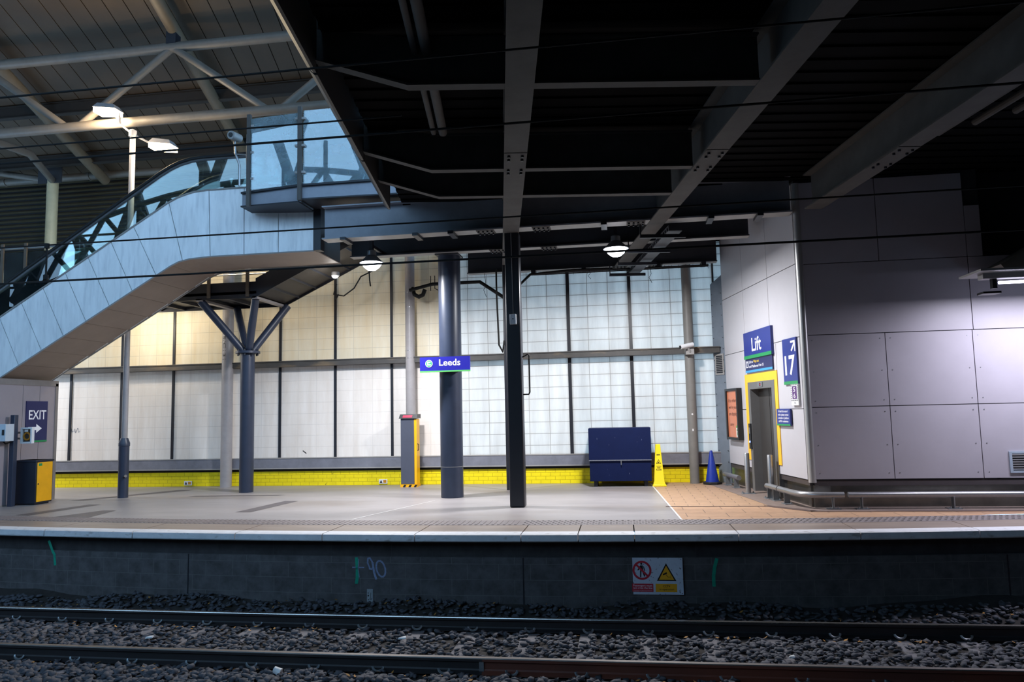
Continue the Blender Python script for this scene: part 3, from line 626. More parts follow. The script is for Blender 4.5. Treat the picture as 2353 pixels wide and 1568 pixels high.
# ------------------------------------------------------------------ footbridge deck over the platform and track
mb = MB(TB)
t = -12.0
while t < 17.4:                                                # ribbed soffit, ribs run along the bridge's own X
    mb.box((-1.70, t, 5.46), (12.5, t + 0.15, 5.70)); mb.box((-1.70, t + 0.15, 5.485), (12.5, t + 0.30, 5.70)); t += 0.30
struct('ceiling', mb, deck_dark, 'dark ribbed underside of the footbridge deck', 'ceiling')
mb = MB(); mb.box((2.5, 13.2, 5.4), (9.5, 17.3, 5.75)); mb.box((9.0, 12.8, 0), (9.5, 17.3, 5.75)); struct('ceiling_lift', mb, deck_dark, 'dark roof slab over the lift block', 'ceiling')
def ibeam(T, a, b, axis, z0, w, h, tf=0.022, tw=0.02):
    """I beam in the local frame of T: axis 0 along X at y=a.., axis 1 along Y."""
    (s0, s1), c = b, a; mb = MB(T)
    def bx(u0, u1, v0, v1, zz0, zz1):
        if axis == 1: mb.box((v0, u0, zz0), (v1, u1, zz1))
        else: mb.box((u0, v0, zz0), (u1, v1, zz1))
    bx(s0, s1, c - w / 2, c + w / 2, z0, z0 + tf); bx(s0, s1, c - w / 2, c + w / 2, z0 + h - tf, z0 + h); bx(s0, s1, c - tw / 2, c + tw / 2, z0 + tf, z0 + h - tf)
    return mb
GB = 'main deck beams'
MAINB = []
for bx_, lab in ((0.26, 'grey deck beam running to the dark box column'), (2.79, 'grey deck beam slanting down towards the right hand bell lamp'), (5.22, 'grey deck beam slanting in from the top right corner')):
    e = thing('deck_beam', lab, 'steel beam', tuple(TB((bx_, -10, 4.87))), GB)
    part('girder', ibeam(TB, bx_, (-10, 16.7 if bx_ < 5 else 11.8), 1, 4.87, 0.29, 0.58), beam_paint, e)
    for s_ in (9.35,):
        mb = MB(TB); mb.box((bx_ - 0.14, s_ - .42, 4.862), (bx_ + 0.14, s_ + .42, 4.871)); pl_ = part('splice_plate', mb, beam_paint, e)
        mb = MB(TB)
        for i in range(4):
            for j in (-.085, -.03, .03, .085): 
                if abs(j) > .05 : mb.lathe((bx_ + j, s_ + (-.33, -.2, .2, .33)[i], 4.835), [(0.02, 0), (0.02, 0.03)], 6)
        part('bolts', mb, black_steel, pl_)
    MAINB.append(e)
for t, x1, lab in ((4.4, 2.79, 'dark cross beam of the deck nearest overhead'), (7.07, 2.66, 'upper pale cross beam between the two main deck beams'), (9.63, 2.66, 'middle pale cross beam between the two main deck beams'), (10.85, 2.66, 'lowest pale cross beam between the two main deck beams')):
    e = thing('cross_beam', lab, 'steel beam', tuple(TB((-0.9, t, 4.88))), 'cross beams of the deck')
    mb = ibeam(TB, t, (-0.85, x1), 0, 4.88, 0.13, 0.5); part('beam', mb, beam_paint, e)
    mb = MB(TB); mb.hexa([(-1.78, t - .065, 5.16), (-0.85, t - .065, 4.88), (-0.85, t + .065, 4.88), (-1.78, t + .065, 5.16), (-1.78, t - .065, 5.185), (-0.85, t - .065, 4.905), (-0.85, t + .065, 4.905), (-1.78, t + .065, 5.185)])
    mb.hexa([(-1.78, t - .01, 5.18), (-0.85, t - .01, 4.90), (-0.85, t + .01, 4.90), (-1.78, t + .01, 5.18), (-1.78, t - .01, 5.5), (-0.85, t - .01, 5.4), (-0.85, t + .01, 5.4), (-1.78, t + .01, 5.5)]); part('outrigger', mb, beam_paint, e)
for i, (t0, t1) in enumerate(((-8, 1.9), (1.95, 4.4), (4.45, 7.05), (7.1, 9.6), (9.65, 12.0))):
    mb = MB(TB); mb.prism([(-1.84, t0, 5.10), (-1.78, t0, 5.04), (-1.75, t0, 5.04), (-1.75, t0, 5.85), (-1.84, t0, 5.85)], (0, t1 - t0, 0))
    solo('deck_fascia', mb, mat('fascia_sheet', (36, 33, 31), 0.5, var=0.1), ('dark fascia sheet along the deck edge overhead', 'dark fascia sheet along the deck edge above the camera', 'dark fascia sheet of the deck edge at the top of the picture', 'dark fascia sheet of the deck edge beside the roof truss', 'dark fascia sheet of the deck edge crossing the landing glass')[i], 'fascia', 'deck edge fascia')
for off, r_, lab in ((-0.78, 0.035, 'thin pipe under the deck, left of its pair'), (-0.66, 0.055, 'thicker pipe under the deck, right of its pair')):
    mb = MB(TB); mb.tube([(off, -6, 5.25), (off, 9.2, 5.25)], r_, 12); solo('ceiling_pipe', mb, beam_paint, lab, 'pipe', 'paired pipes under the deck')
for i, off in enumerate((5.62, 5.86, 6.12, 6.40)):
    mb = MB(TB); mb.tube([(off, -4, 5.2), (off, 9.7 - i * .35, 5.2)], 0.045, 10); solo('ceiling_pipe', mb, beam_paint, ('first', 'second', 'third', 'fourth')[i] + ' of four parallel pipes right of the outermost deck beam, counted from it', 'pipe', 'parallel pipes at top right')
# long beams parallel with the platform
def long_beam(y, x0, x1, z0, w, h, lab, m=None):
    e = thing('edge_girder', lab, 'steel beam', (x0, y, z0), 'girders along the platform'); part('girder', ibeam(ident, y, (x0, x1), 0, z0, w, h), m or dark_beam, e)
    mb = MB(); mb.box((x0, y - w / 2, z0 - .004), (x1, y + w / 2, z0 - .0005)); part('flange_bounce_plate', mb, mat('flange_bounce_tone', (150, 148, 144), 0.5, var=0.12), e, 'pale plate under the flange with bounce light in its colour'); return e  # thin plate under each girder, floor bounce light painted into its pale colour
gP = long_beam(12.78, -5.33, 2.93, 4.885, 0.30, 0.62, 'long girder from the escalator landing over the dark box column', mat('girder_paint', (140, 142, 150), 0.5, var=0.1))
gQ = long_beam(14.35, -5.4, 2.5, 4.885, 0.22, 0.55, 'long girder over the round column behind the station name sign')
gR = long_beam(16.72, -3.45, 2.2, 4.885, 0.22, 0.55, 'long girder along the top of the translucent wall')
def bolts_plate(e, x, y, z, n):
    mb = MB(); mb.box((x - .16, y - .13, z - .012), (x + .16, y + .13, z + .001)); p_ = part('splice_plate', mb, beam_paint, e)
    mb = MB()
    for i in range(n):
        for j in (-.08, .08): mb.lathe((x - .12 + i * .08, y + j, z - .04), [(.018, 0), (.018, .03)], 6)
    part('bolts', mb, black_steel, p_)
for x in (-2.35, -1.32): bolts_plate(gQ, x, 14.35, 4.885, 4)
for x in (-2.3, -1.3, 0.35): bolts_plate(gP, x, 12.78, 4.885, 4)
for x in (0.05, 0.85): bolts_plate(gR, x, 16.72, 4.885, 4)
for i, x in enumerate((-4.9, -3.55, -2.9, -0.2, 1.6, 2.4)):
    mb = MB(); mb.box((x - .05, 12.55, 4.83), (x + .05, 12.95, 4.884)); part('clamp', mb, black_steel, gP)
for i, x in enumerate((-1.9, -0.75, 0.9, 1.9)):
    mb = MB(); mb.box((x - .05, 16.55, 4.80), (x + .05, 16.8, 4.884)); part('clamp', mb, black_steel, gR)
# walls closing the space over the girders
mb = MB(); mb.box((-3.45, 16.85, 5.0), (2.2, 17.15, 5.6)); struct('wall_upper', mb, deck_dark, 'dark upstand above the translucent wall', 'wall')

# ------------------------------------------------------------------ columns
def column(name, label, x, y, r, z1, m, group=None, n=28, z0=0.0):
    e = thing(name, label, 'column', (x, y, z0), group); mb = MB(); mb.lathe((x, y, z0), [(r, 0), (r, z1 - z0)], n); part('shaft', mb, m, e); return e
e = column('round_column', 'thick dark blue round column carrying the station name sign', -3.4, 14.56, 0.225, 4.885, navy_steel)
mb = MB(); mb.lathe((-3.4, 14.56, 0.60), [(0.227, 0), (0.227, .008)], 28); part('paint_line', mb, grey_steel, e)
mb = MB(); mb.box((-3.64, 14.32, 4.855), (-3.16, 14.8, 4.884)); part('cap_plate', mb, dark_beam, e)
e = thing('box_column', 'black square box column standing alone nearest the platform edge', 'column', (-1.865, 13.05, 0))
mb = MB(); mb.box((-1.995, 12.92, 0), (-1.735, 13.18, 4.885)); part('shaft', mb, black_steel, e, bevel=0.02)
mb = MB(); mb.tube([(-1.72, 12.95, 2.62), (-1.62, 12.95, 2.67), (-1.60, 12.95, 2.64), (-1.60, 12.95, 2.0), (-1.62, 12.95, 1.96), (-1.72, 12.95, 1.96)], 0.013, 8); part('conduit', mb, cable_m, e)
mb = MB(); mb.tube([(-1.86, 12.91, 3.40), (-1.87, 12.91, 4.86)], 0.006, 6); part('cable', mb, grey_steel, e)
e = thing('junction_box', 'small pale box fixed high on the black box column', 'junction box', (-1.86, 12.9, 3.2))
mb = MB(); mb.box((-1.915, 12.86, 3.205), (-1.805, 12.92, 3.385)); part('case', mb, box_blue, e, bevel=0.004)
mb = MB(); mb.lathe((0, 0, 0), [(.01, 0), (.01, .004)], 10); mb2 = MB(plane_front(12.86)); mb2.ring((-1.86, 3.30), 0.0, 0.012, 0.0, 0.003, 12); part('sensor', mb2, plastic_black, e)
e = column('thin_pole', 'thin dark pole just left of and behind the black box column', -2.46, 15.8, 0.04, 4.885, black_steel, n=14)
mb = MB(); mb.tube([(-2.60, 15.6, 4.75), (-2.60, 15.6, 4.2), (-2.57, 15.6, 3.1), (-2.50, 15.65, 2.95), (-2.48, 15.76, 3.2)], 0.02, 8); part('cable', mb, cable_m, e)
e = column('grey_column', 'slim grey column rising behind the grey help totem', -4.94, 16.98, 0.115, 5.46, light_steel, 'slim grey columns along the back wall')
for z in (2.98, 3.16, 4.2, 4.55):
    mb = MB(); mb.lathe((-4.94, 16.98, z), [(.118, 0), (.118, .012)], 24); part('strap', mb, stainless, e)
e = column('grey_column', 'slim grey column standing directly behind the branching column', -9.58, 16.95, 0.135, 6.2, light_steel, 'slim grey columns along the back wall')
def TV(p): g = R(-100) + p[1] / 0.137; return (-9.58 + (0.1375 + p[2]) * math.cos(g), 16.95 + (0.1375 + p[2]) * math.sin(g), p[0] * -1)
mb = MB(TV); mb.text('e/25/C131', -3.95, -0.035, 0.075, 0.001, 0.86); part('lettering', mb, black_ink, e, 'black stencilled code reading downwards')
e = column('grey_column', 'slim grey column between the wet floor sign and the blue cone', 1.53, 16.95, 0.105, 4.885, mat('column_grey', (122, 120, 116), 0.5, var=0.1), 'slim grey columns along the back wall')
mb = MB(plane_front(16.845)); mb.ring((1.53, 1.52), 0, 0.02, 0, .004, 12); mb.box((1.515, 1.15, 0), (1.545, 1.2, .004)); part('sticker', mb, white_paint, e)
e = thing('shed_column', 'tall lit column rising in front of the dark louvres at far left', 'column', (-17.2, 20, 0))
mb = MB(); mb.lathe((-17.2, 20, 0), [(.16, 0), (.16, 9.2)], 20); part('shaft', mb, mat('cream_column', (196, 184, 150), 0.4, var=0.1), e)
mb = MB(); mb.tube([(-17.2, 20, 9.1), (-15.6, 17.3, 8.9), (-14.9, 15.1, 8.5)], 0.1, 12); part('strut', mb, tube_paint, e)
mb = MB(); mb.tube([(-17.2, 20, 9.1), (-19.6, 20, 9.6)], 0.1, 12); part('strut', mb, tube_paint, e)
mb = MB(); mb.box((-17.6, 19.86, 9.0), (-16.8, 19.9, 9.5)); part('gusset', mb, dark_beam, e)
# branching column
e = thing('branching_column', 'dark blue branching column with four arms holding up the stair', 'column', (-8.41, 15.75, 0)); bx0, by0 = -8.41, 15.75
mb = MB(); mb.lathe((bx0, by0, 0), [(.155, 0), (.155, 3.12)], 24); part('post', mb, navy_steel, e)
mb = MB(); mb.lathe((bx0, by0, 3.12), [(.27, 0), (.27, .05), (0.0, .05)], 24); fl = part('flange', mb, navy_steel, e)
for k in range(8):
    g = 2 * math.pi * k / 8 + .2; mb = MB(); mb.lathe((bx0 + .22 * math.cos(g), by0 + .22 * math.sin(g), 3.07), [(.02, 0), (.02, .14)], 8); part('bolt', mb, black_steel, fl)
for (tx, ty) in ((-9.20, 15.10), (-9.02, 16.35), (-7.90, 15.10), (-7.74, 16.35)):
    d = Vector((tx - bx0, ty - by0, 0)).normalized() * .09; mb = MB(); mb.tube([(bx0 + d.x, by0 + d.y, 3.16), (tx, ty, 4.27)], 0.088, 16); part('arm', mb, navy_steel, e)
# lamp post with two floodlights
e = thing('lamp_post', 'slim lamp post with two bright floodlights rising behind the escalator', 'lamp post', (-10.75, 14.80, 0)); lx, ly = -10.75, 14.80
mb = MB(); mb.lathe((lx, ly, 0), [(.105, 0), (.105, 1.10), (.115, 1.11), (.115, 1.17), (.075, 1.28)], 20); bb = part('base_sleeve', mb, navy_steel, e, 'dark blue lower sleeve')
mb = MB(); mb.tube([(lx + .08, ly - .08, 0.45), (lx + .14, ly - .12, 0.47)], .03, 10); part('lock', mb, black_steel, bb)
mb = MB(); mb.lathe((lx, ly, 1.2), [(.062, 0), (.060, 6.85), (.085, 6.86), (.085, 7.0), (.03, 7.03)], 18); part('pole', mb, light_steel, e)
mb = MB(); mb.tube([(-11.02, 14.7, 8.36), (lx, ly, 8.12), (-10.28, 14.85, 7.86)], .025, 8); part('crossarm', mb, light_steel, e)
for (hx, hy, hz_, tx) in ((-11.25, 14.62, 8.68, -1), (-10.05, 14.88, 7.86, 1)):
    mb = MB(); mb.hexa([(hx - .28, hy - .16, hz_ + .02), (hx + .28, hy - .16, hz_ - .06), (hx + .28, hy + .16, hz_ - .06), (hx - .28, hy + .16, hz_ + .02), (hx - .2, hy - .1, hz_ + .13), (hx + .2, hy - .1, hz_ + .06), (hx + .2, hy + .1, hz_ + .06), (hx - .2, hy + .1, hz_ + .13)])
    hd = part('floodlight', mb, light_steel, e)
    mb = MB(); mb.hexa([(hx - .26, hy - .15, hz_ - .10), (hx + .26, hy - .15, hz_ - .16), (hx + .26, hy + .15, hz_ - .16), (hx - .26, hy + .15, hz_ - .10), (hx - .26, hy - .15, hz_ + .02), (hx + .26, hy - .15, hz_ - .06), (hx + .26, hy + .15, hz_ - .06), (hx - .26, hy + .15, hz_ + .02)]); part('lens', mb, lamp_warm, hd)
mb = MB(); mb.tube([(-11.02, 14.68, 8.36), (-11.04, 14.66, 8.62)], .05, 10); part('bracket', mb, light_steel, e)
lamp('floodlight_glow', 'POINT', (-11.25, 14.5, 8.40), 300, (1.0, 0.80, 0.52), e, 0.15)
lamp('floodlight_glow', 'POINT', (-10.05, 14.75, 7.58), 240, (1.0, 0.80, 0.52), e, 0.15)

# ------------------------------------------------------------------ escalator
YE, YE2 = 13.3, 14.66
e = thing('escalator', 'escalator with pale blue metal sides and a beige underside, climbing to the right', 'escalator', (-12.3, 13.95, 0)); ESC = e
bot = [(-15.0, 1.14), (-12.5, 2.56), (-8.75, 4.70), (-8.58, 4.775), (-8.35, 4.82), (-7.9, 4.845), (-5.76, 4.845)]
top = [(-15.0, 2.37), (-12.53, 3.82), (-8.85, 5.975), (-8.65, 6.07), (-8.45, 6.13), (-8.27, 6.17), (-8.0, 6.185), (-5.76, 6.19)]
def interp(pl, x):
    for (x0, z0), (x1, z1) in zip(pl[:-1], pl[1:]):
        if x <= x1: return z0 + (z1 - z0) * (x - x0) / (x1 - x0)
    return pl[-1][1]
def side_panels(y, d):
    mb = MB()
    seams = []
    bs = [-14.04, -13.55, -13.05, -12.55, -12.05, -11.55, -11.07, -10.58, -10.07, -9.58, -9.07, -8.51, -7.92, -7.21, -6.50, -5.77]; ts = [-14.54, -14.05, -13.55, -13.05, -12.54, -12.05, -11.57, -11.08, -10.58, -10.08, -9.59, -8.83, -7.97, -7.22, -6.50, -5.77]
    prev = (-14.95, -15.0)
    for b_, t_ in zip(bs, ts):
        g = 0.008
        xb0, xt0 = prev; nb = 5
        pts = [(xb0 + g + (b_ - xb0 - 2 * g) * i / nb, y, interp(bot, xb0 + (b_ - xb0) * i / nb)) for i in range(nb + 1)]
        pts += [(xt0 + g + (t_ - xt0 - 2 * g) * i / nb, y, interp(top, xt0 + (t_ - xt0) * i / nb)) for i in range(nb, -1, -1)]
        mb.prism(pts, (0, d, 0)); prev = (b_, t_)
    return mb
part('side_panels', side_panels(YE, 0.03), esc_clad, e, 'pale blue lit metal side')
part('side_panels', side_panels(YE2 - .03, 0.03), esc_clad, e)
mb = MB()
for i, (p0, p1) in enumerate(zip(bot[:-1], bot[1:])):
    n = 8 if i < 2 else 1
    if i == 6: n = 3
    for k in range(n):
        a = [p0[0] + (p1[0] - p0[0]) * k / n, p0[1] + (p1[1] - p0[1]) * k / n]; b_ = [p0[0] + (p1[0] - p0[0]) * (k + 1) / n, p0[1] + (p1[1] - p0[1]) * (k + 1) / n]
        g = 0.010 if n > 1 else 0
        mb.hexa([(a[0] + g, YE + .01, a[1]), (b_[0] - g, YE + .01, b_[1]), (b_[0] - g, YE2 - .005, b_[1]), (a[0] + g, YE2 - .005, a[1]), (a[0] + g, YE + .01, a[1] + .02), (b_[0] - g, YE + .01, b_[1] + .02), (b_[0] - g, YE2 - .005, b_[1] + .02), (a[0] + g, YE2 - .005, a[1] + .02)])
part('soffit_panels', mb, soffit, e, 'beige underside panels')
mb = MB(); inner = [(x, z + .03) for x, z in bot]; topi = [(x, z - .04) for x, z in top]
pts = [(x, YE + .035, z) for x, z in inner] + [(x, YE + .035, z) for x, z in topi[::-1]]; mb.prism(pts, (0, YE2 - YE - .07, 0)); part('truss_body', mb, black_steel, e)
mb = MB()
for pl_, dz in ((bot, -0.012), (top, 0.0)):
    for y in (YE - .012, YE2 + .012): mb.tube([(x, y, z + dz) for x, z in pl_], 0.016, 6)
part('edge_trim', mb, grey_steel, e)
mb = MB(); mb.box((-5.77, 13.27, 4.84), (-5.62, 13.45, 5.66)); part('end_stanchion', mb, black_steel, e)
hr = [(-15.0, 3.02), (-12.56, 4.54), (-9.13, 6.65), (-8.9, 6.77), (-8.7, 6.85), (-8.45, 6.905), (-8.2, 6.925), (-6.45, 6.92)]
new = [(-6.45 + .36 * math.sin(t), 6.56 + .36 * math.cos(t)) for t in [math.pi * i / 10 for i in range(1, 11)]]
for y in (YE + .13, YE2 - .13):
    mb = MB(); mb.tube([(x, y, z) for x, z in hr + new], 0.036, 10); part('handrail', mb, rubber, e)
    mb = MB(); off = [(x + .02, y - .004, z - .062) for x, z in hr[:-1]] + [(hr[-1][0], y - .004, hr[-1][1] - .062)] + [(-6.45 + .30 * math.sin(t), y - .004, 6.56 + .30 * math.cos(t)) for t in [math.pi * i / 10 for i in range(1, 11)]]
    mb.tube(off, 0.026, 8); part('handrail_track', mb, track_silver, e)
    up = [(x, y - .006, z - .06) for x, z in hr + [(-6.45 + .30 * math.sin(t), 6.56 + .30 * math.cos(t) + .06) for t in [math.pi * i / 10 for i in range(1, 11)]]]
    lo = [(-6.45, y - .006, 6.2), (-8.0, y - .006, 6.17)] + [(x, y - .006, z - .02) for x, z in top[:-1][::-1]]
    mb = MB(); mb.prism(up + lo, (0, .012, 0)); part('glass_balustrade', mb, glass_clear, e)
mb = MB()
for i in range(14):
    x = -14.6 + i * .4; z = 2.3 + i * .228; mb.box((x, YE + .25, z), (x + .4, YE2 - .25, z + .2))
part('steps', mb, rubber, e)
# enclosure below the escalator, with the EXIT sign
mb = MB(); XE = -12.3
for a0, a1 in ((13.10, 13.72), (13.725, 14.17), (14.175, 14.62)): mb.box((XE - .03, a0, 0.02), (XE, a1 - .004, 2.44))
mb.prism([(XE - 2.6, 13.12, 0.02), (XE - .04, 13.12, 0.02), (XE - .04, 13.12, 2.60), (XE - 2.6, 13.12, 1.14)], (0, .03, 0)); part('enclosure', mb, end_clad, e, 'grey panelled end wall under the escalator')
mb = MB(); mb.box((XE - .10, 13.08, 2.44), (XE + .012, 14.68, 2.56)); mb.box((XE - .10, 14.60, 0), (XE + .012, 14.68, 2.5)); mb.box((XE - .02, 13.08, 0.0), (XE + .01, 14.68, .03)); mb.box((XE - 2, 14.62, 0), (XE - .03, 14.66, 2.2)); part('enclosure_frame', mb, mat('enclosure_trim', (128, 122, 120), 0.45), e)
# things at the EXIT wall
TE = plane_end(XE)
s = sign('exit_sign', 'dark navy EXIT sign with an arrow under the escalator', 'sign', TE, 13.80, 1.25, 14.38, 2.11, 0.02, sign_navy, c0=0.0)
deco(s, 'lettering', TE, white_ink, lambda b: b.text('EXIT', 14.105, 1.73, 0.19, 0.0215, 0.47, 'C', 0.012))
deco(s, 'arrow', TE, white_ink, lambda b: b.prism([(13.86, 1.50, .0205), (14.08, 1.50, .0205), (14.08, 1.44, .0205), (14.23, 1.535, .0205), (14.08, 1.63, .0205), (14.08, 1.57, .0205), (13.86, 1.57, .0205)], (0, 0, .001)))
deco(s, 'stripe', TE, sign_green, lambda b: b.box((13.80, 1.25, .0202), (14.38, 1.285, .023)))
s = thing('wall_case', 'white framed case with an orange ring inside, in front of the EXIT sign', 'case', (-12.0, 13.55, 1.23)); TC = plane_front(13.56)
mb = MB(TC); mb.box((-12.12, 1.24, 0), (-11.86, 1.275, .07)); mb.box((-12.12, 1.53, 0), (-11.86, 1.565, .07)); mb.box((-12.12, 1.275, 0), (-12.085, 1.53, .07)); mb.box((-11.895, 1.275, 0), (-11.86, 1.53, .07)); part('frame', mb, white_paint, s)
mb = MB(TC); mb.box((-12.085, 1.275, 0.0), (-11.895, 1.53, .03)); part('backing', mb, mat('case_dark', (60, 56, 54), 0.5), s)
mb = MB(TC); mb.ring((-11.99, 1.385), .055, .085, .03, .02, 28); part('ring', mb, mat('ring_orange', (180, 120, 30), 0.5), s)
mb = MB(TC); mb.box((-12.06, 1.475, .03), (-11.98, 1.52, .035)); part('card', mb, white_paint, s)
mb = MB(); mb.box((-12.3, 13.56, 1.32), (-11.92, 13.585, 1.36)); mb.box((-12.3, 13.56, 1.44), (-11.92, 13.585, 1.48)); part('bracket', mb, grey_steel, s)
s = thing('electrical_cabinet', 'navy cabinet with a yellow door at the foot of the EXIT wall', 'cabinet', (-11.98, 13.74, 0))
mb = MB(); mb.box((-12.24, 13.53, 0.03), (-11.77, 13.98, 0.90)); mb.mi = 0; mb.box((-12.26, 13.51, 0.86), (-11.755, 14.0, 0.90)); mb.box((-12.2, 13.57, 0), (-11.8, 13.94, .03)); part('body', mb, mat('cabinet_navy', (28, 32, 46), 0.45, var=0.15), s, bevel=0.006)
TD = plane_end(-11.77); mb = MB(TD); mb.box((13.555, .06, 0), (13.955, .85, .018)); d_ = part('door', mb, door_yellow, s, 'yellow door', bevel=0.006)
mb = MB(TD); mb.box((13.585, .78, .018), (13.67, .83, .02)); part('sticker', mb, sign_green, d_); mb = MB(TD); mb.ring((13.58, .42), 0, .014, .018, .01, 10); part('lock', mb, plastic_black, d_)
s = thing('equipment_post', 'dark blue square post with a pale control box beside the EXIT wall', 'post', (-12.15, 13.36, 0))
mb = MB(); mb.box((-12.20, 13.31, 0), (-12.10, 13.41, 1.82)); part('post', mb, navy_steel, s, bevel=0.008)
mb = MB(); mb.box((-12.32, 13.10, 1.30), (-12.10, 13.31, 1.64)); bx_o = part('control_box', mb, box_blue, s, 'pale control box', bevel=0.006)
mb = MB(); mb.box((-12.17, 13.085, 1.42), (-12.13, 13.1, 1.53)); part('handle', mb, plastic_black, bx_o)
mb = MB(); mb.tube([(-12.24, 13.2, 1.30), (-12.2, 13.22, 1.25), (-12.16, 13.3, 1.28)], .015, 8); part('cable', mb, cable_m, bx_o)

# ------------------------------------------------------------------ glass landing at the top of the escalator
e = thing('escalator_landing', 'steel landing with glass screens at the head of the escalator', 'landing', (-5.7, 13.0, 5.55))
LP = [(-7.02, 12.86), (-5.74, 12.64), (-1.9, 12.62)]
mb = MB()
for (x0, y0), (x1, y1) in zip(LP[:-1], LP[1:]):
    mb.hexa([(x0, y0 - .06, 5.64), (x1, y1 - .10, 5.58), (x1, 13.25, 5.58), (x0, 13.25, 5.64), (x0, y0 - .06, 5.665), (x1, y1 - .10, 5.605), (x1, 13.25, 5.605), (x0, 13.25, 5.665)])
    mb.hexa([(x0, y0 - .06, 5.90), (x1, y1 - .06, 5.90), (x1, y1 + .1, 5.90), (x0, y0 + .1, 5.90), (x0, y0 - .06, 5.935), (x1, y1 - .06, 5.935), (x1, y1 + .1, 5.935), (x0, y0 + .1, 5.935)])
part('flanges', mb, black_steel, e)
mb = MB()
for (x0, y0), (x1, y1) in zip(LP[:-1], LP[1:]): mb.hexa([(x0, y0, 5.66), (x1, y1, 5.60), (x1, y1 + .02, 5.60), (x0, y0 + .02, 5.66), (x0, y0, 5.91), (x1, y1, 5.91), (x1, y1 + .02, 5.91), (x0, y0 + .02, 5.91)])
part('edge_beam', mb, mat('landing_paint', (150, 152, 162), 0.5, var=0.08), e)
mb = MB(); mb.box((-6.95, 12.95, 5.86), (-1.7, 15.2, 5.90)); part('floor_plate', mb, black_steel, e)
for (x0, y0, x1, y1, z1) in ((-6.78, 12.72, -5.78, 12.63, 7.32), (-5.68, 12.60, -3.4, 12.58, 7.34)):
    mb = MB(); mb.hexa([(x0, y0, 5.94), (x1, y1, 5.94), (x1, y1 + .012, 5.94), (x0, y0 + .012, 5.94), (x0, y0, z1), (x1, y1, z1), (x1, y1 + .012, z1), (x0, y0 + .012, z1)]); part('glass_panel', mb, glass_hazy, e)
for (x, y) in ((-6.82, 12.74), (-5.73, 12.58)):
    mb = MB(); mb.box((x - .035, y - .05, 5.62), (x + .035, y + .02, 7.40)); ps = part('post', mb, mat('post_brown', (70, 64, 60), 0.45, var=0.1), e)
    for z in (6.15, 6.66, 7.18):
        mb = MB(); mb.box((x - .10 if x > -6 else x, y - .03, z - .025), (x + .10, y + .03, z + .025)); part('glass_clamp', mb, grey_steel, ps, bevel=0.01)
mb = MB(); mb.tube([(-7.02, 13.05, 6.55), (-7.02, 13.05, 7.15), (-6.98, 13.05, 7.26), (-6.88, 13.05, 7.32), (-6.78, 13.05, 7.33)], .03, 10); part('grab_rail', mb, stainless, e)
mb = MB(); mb.tube([(-4.9, 13.6, 5.95), (-4.9, 13.6, 6.3), (-4.86, 13.6, 6.4), (-4.76, 13.6, 6.44), (-2.9, 13.6, 6.44)], .025, 10); mb.tube([(-4.4, 13.6, 6.44), (-4.4, 13.6, 5.95)], .02, 8); part('queue_rail', mb, stainless, e)
e = thing('security_camera', 'round security camera on a bent pole at the head of the escalator', 'camera', (-7.28, 13.2, 6.2))
mb = MB(); mb.tube([(-7.27, 13.2, 6.19), (-7.27, 13.2, 6.6), (-7.36, 13.2, 6.86), (-7.38, 13.2, 7.10)], .022, 10); part('pole', mb, stainless, e)
mb = MB(); mb.tube([(-7.38, 13.05, 7.18), (-7.34, 13.30, 7.19)], .085, 20); hd = part('housing', mb, grey_steel, e)
mb = MB(); mb.tube([(-7.382, 13.035, 7.18), (-7.38, 13.06, 7.18)], .045, 16); part('lens', mb, plastic_black, hd)
mb = MB(); mb.tube([(-7.36, 13.2, 6.84), (-6.98, 13.05, 6.74)], .018, 8); part('brace', mb, stainless, e)

# ------------------------------------------------------------------ staircase behind
e = thing('staircase', 'dark steel staircase with landing behind the escalator', 'staircase', (-8.5, 15.7, 4.2)); Y0, Y1 = 14.98, 16.45
mb = MB(); mb.box((-15.5, Y0, 4.36), (-7.82, Y1, 4.42)); part('landing_plate', mb, black_steel, e)
mb = MB()
for (y, lz) in ((Y0, 0), (Y1 - .03, 0)): mb.box((-15.5, y, 4.27), (-7.84, y + .03, 4.63 if y == Y0 else 4.45)); 
part('landing_stringer', mb, black_steel, e)
mb = MB()
for i in range(12): mb.box((-14.8 + i * .62, Y0 + .03, 4.29), (-14.74 + i * .62, Y1 - .03, 4.36))
part('joists', mb, dark_beam, e)
for x in (-9.18, -7.86):
    mb = MB(); mb.box((x - .06, Y0, 4.25), (x + .06, Y1, 4.30)); part('bearer', mb, light_steel, e)
def fl(x): return 4.28 + .48 * (x + 7.84)
mb = MB()
for y in (Y0, Y1 - .03):
    up_ = .42 if y == Y0 else .25
    mb.prism([(-7.84, y, fl(-7.84)), (-4.7, y, fl(-4.7)), (-4.7, y, fl(-4.7) + up_), (-7.84, y, fl(-7.84) + up_)], (0, .03, 0))
part('flight_stringer', mb, black_steel, e)
mb = MB(); mb.hexa([(-7.84, Y0 + .03, fl(-7.84) + .06), (-4.7, Y0 + .03, fl(-4.7) + .06), (-4.7, Y1 - .03, fl(-4.7) + .06), (-7.84, Y1 - .03, fl(-7.84) + .06), (-7.84, Y0 + .03, fl(-7.84) + .12), (-4.7, Y0 + .03, fl(-4.7) + .12), (-4.7, Y1 - .03, fl(-4.7) + .12), (-7.84, Y1 - .03, fl(-7.84) + .12)]); part('flight_soffit', mb, mat('flight_soffit', (62, 58, 54), 0.55), e)
mb = MB()
for i in range(7):
    x = -7.5 + i * .42; mb.box((x, Y0 + .03, fl(x) + .02), (x + .018, Y1 - .03, fl(x) + .08))
part('flight_ribs', mb, dark_beam, e)
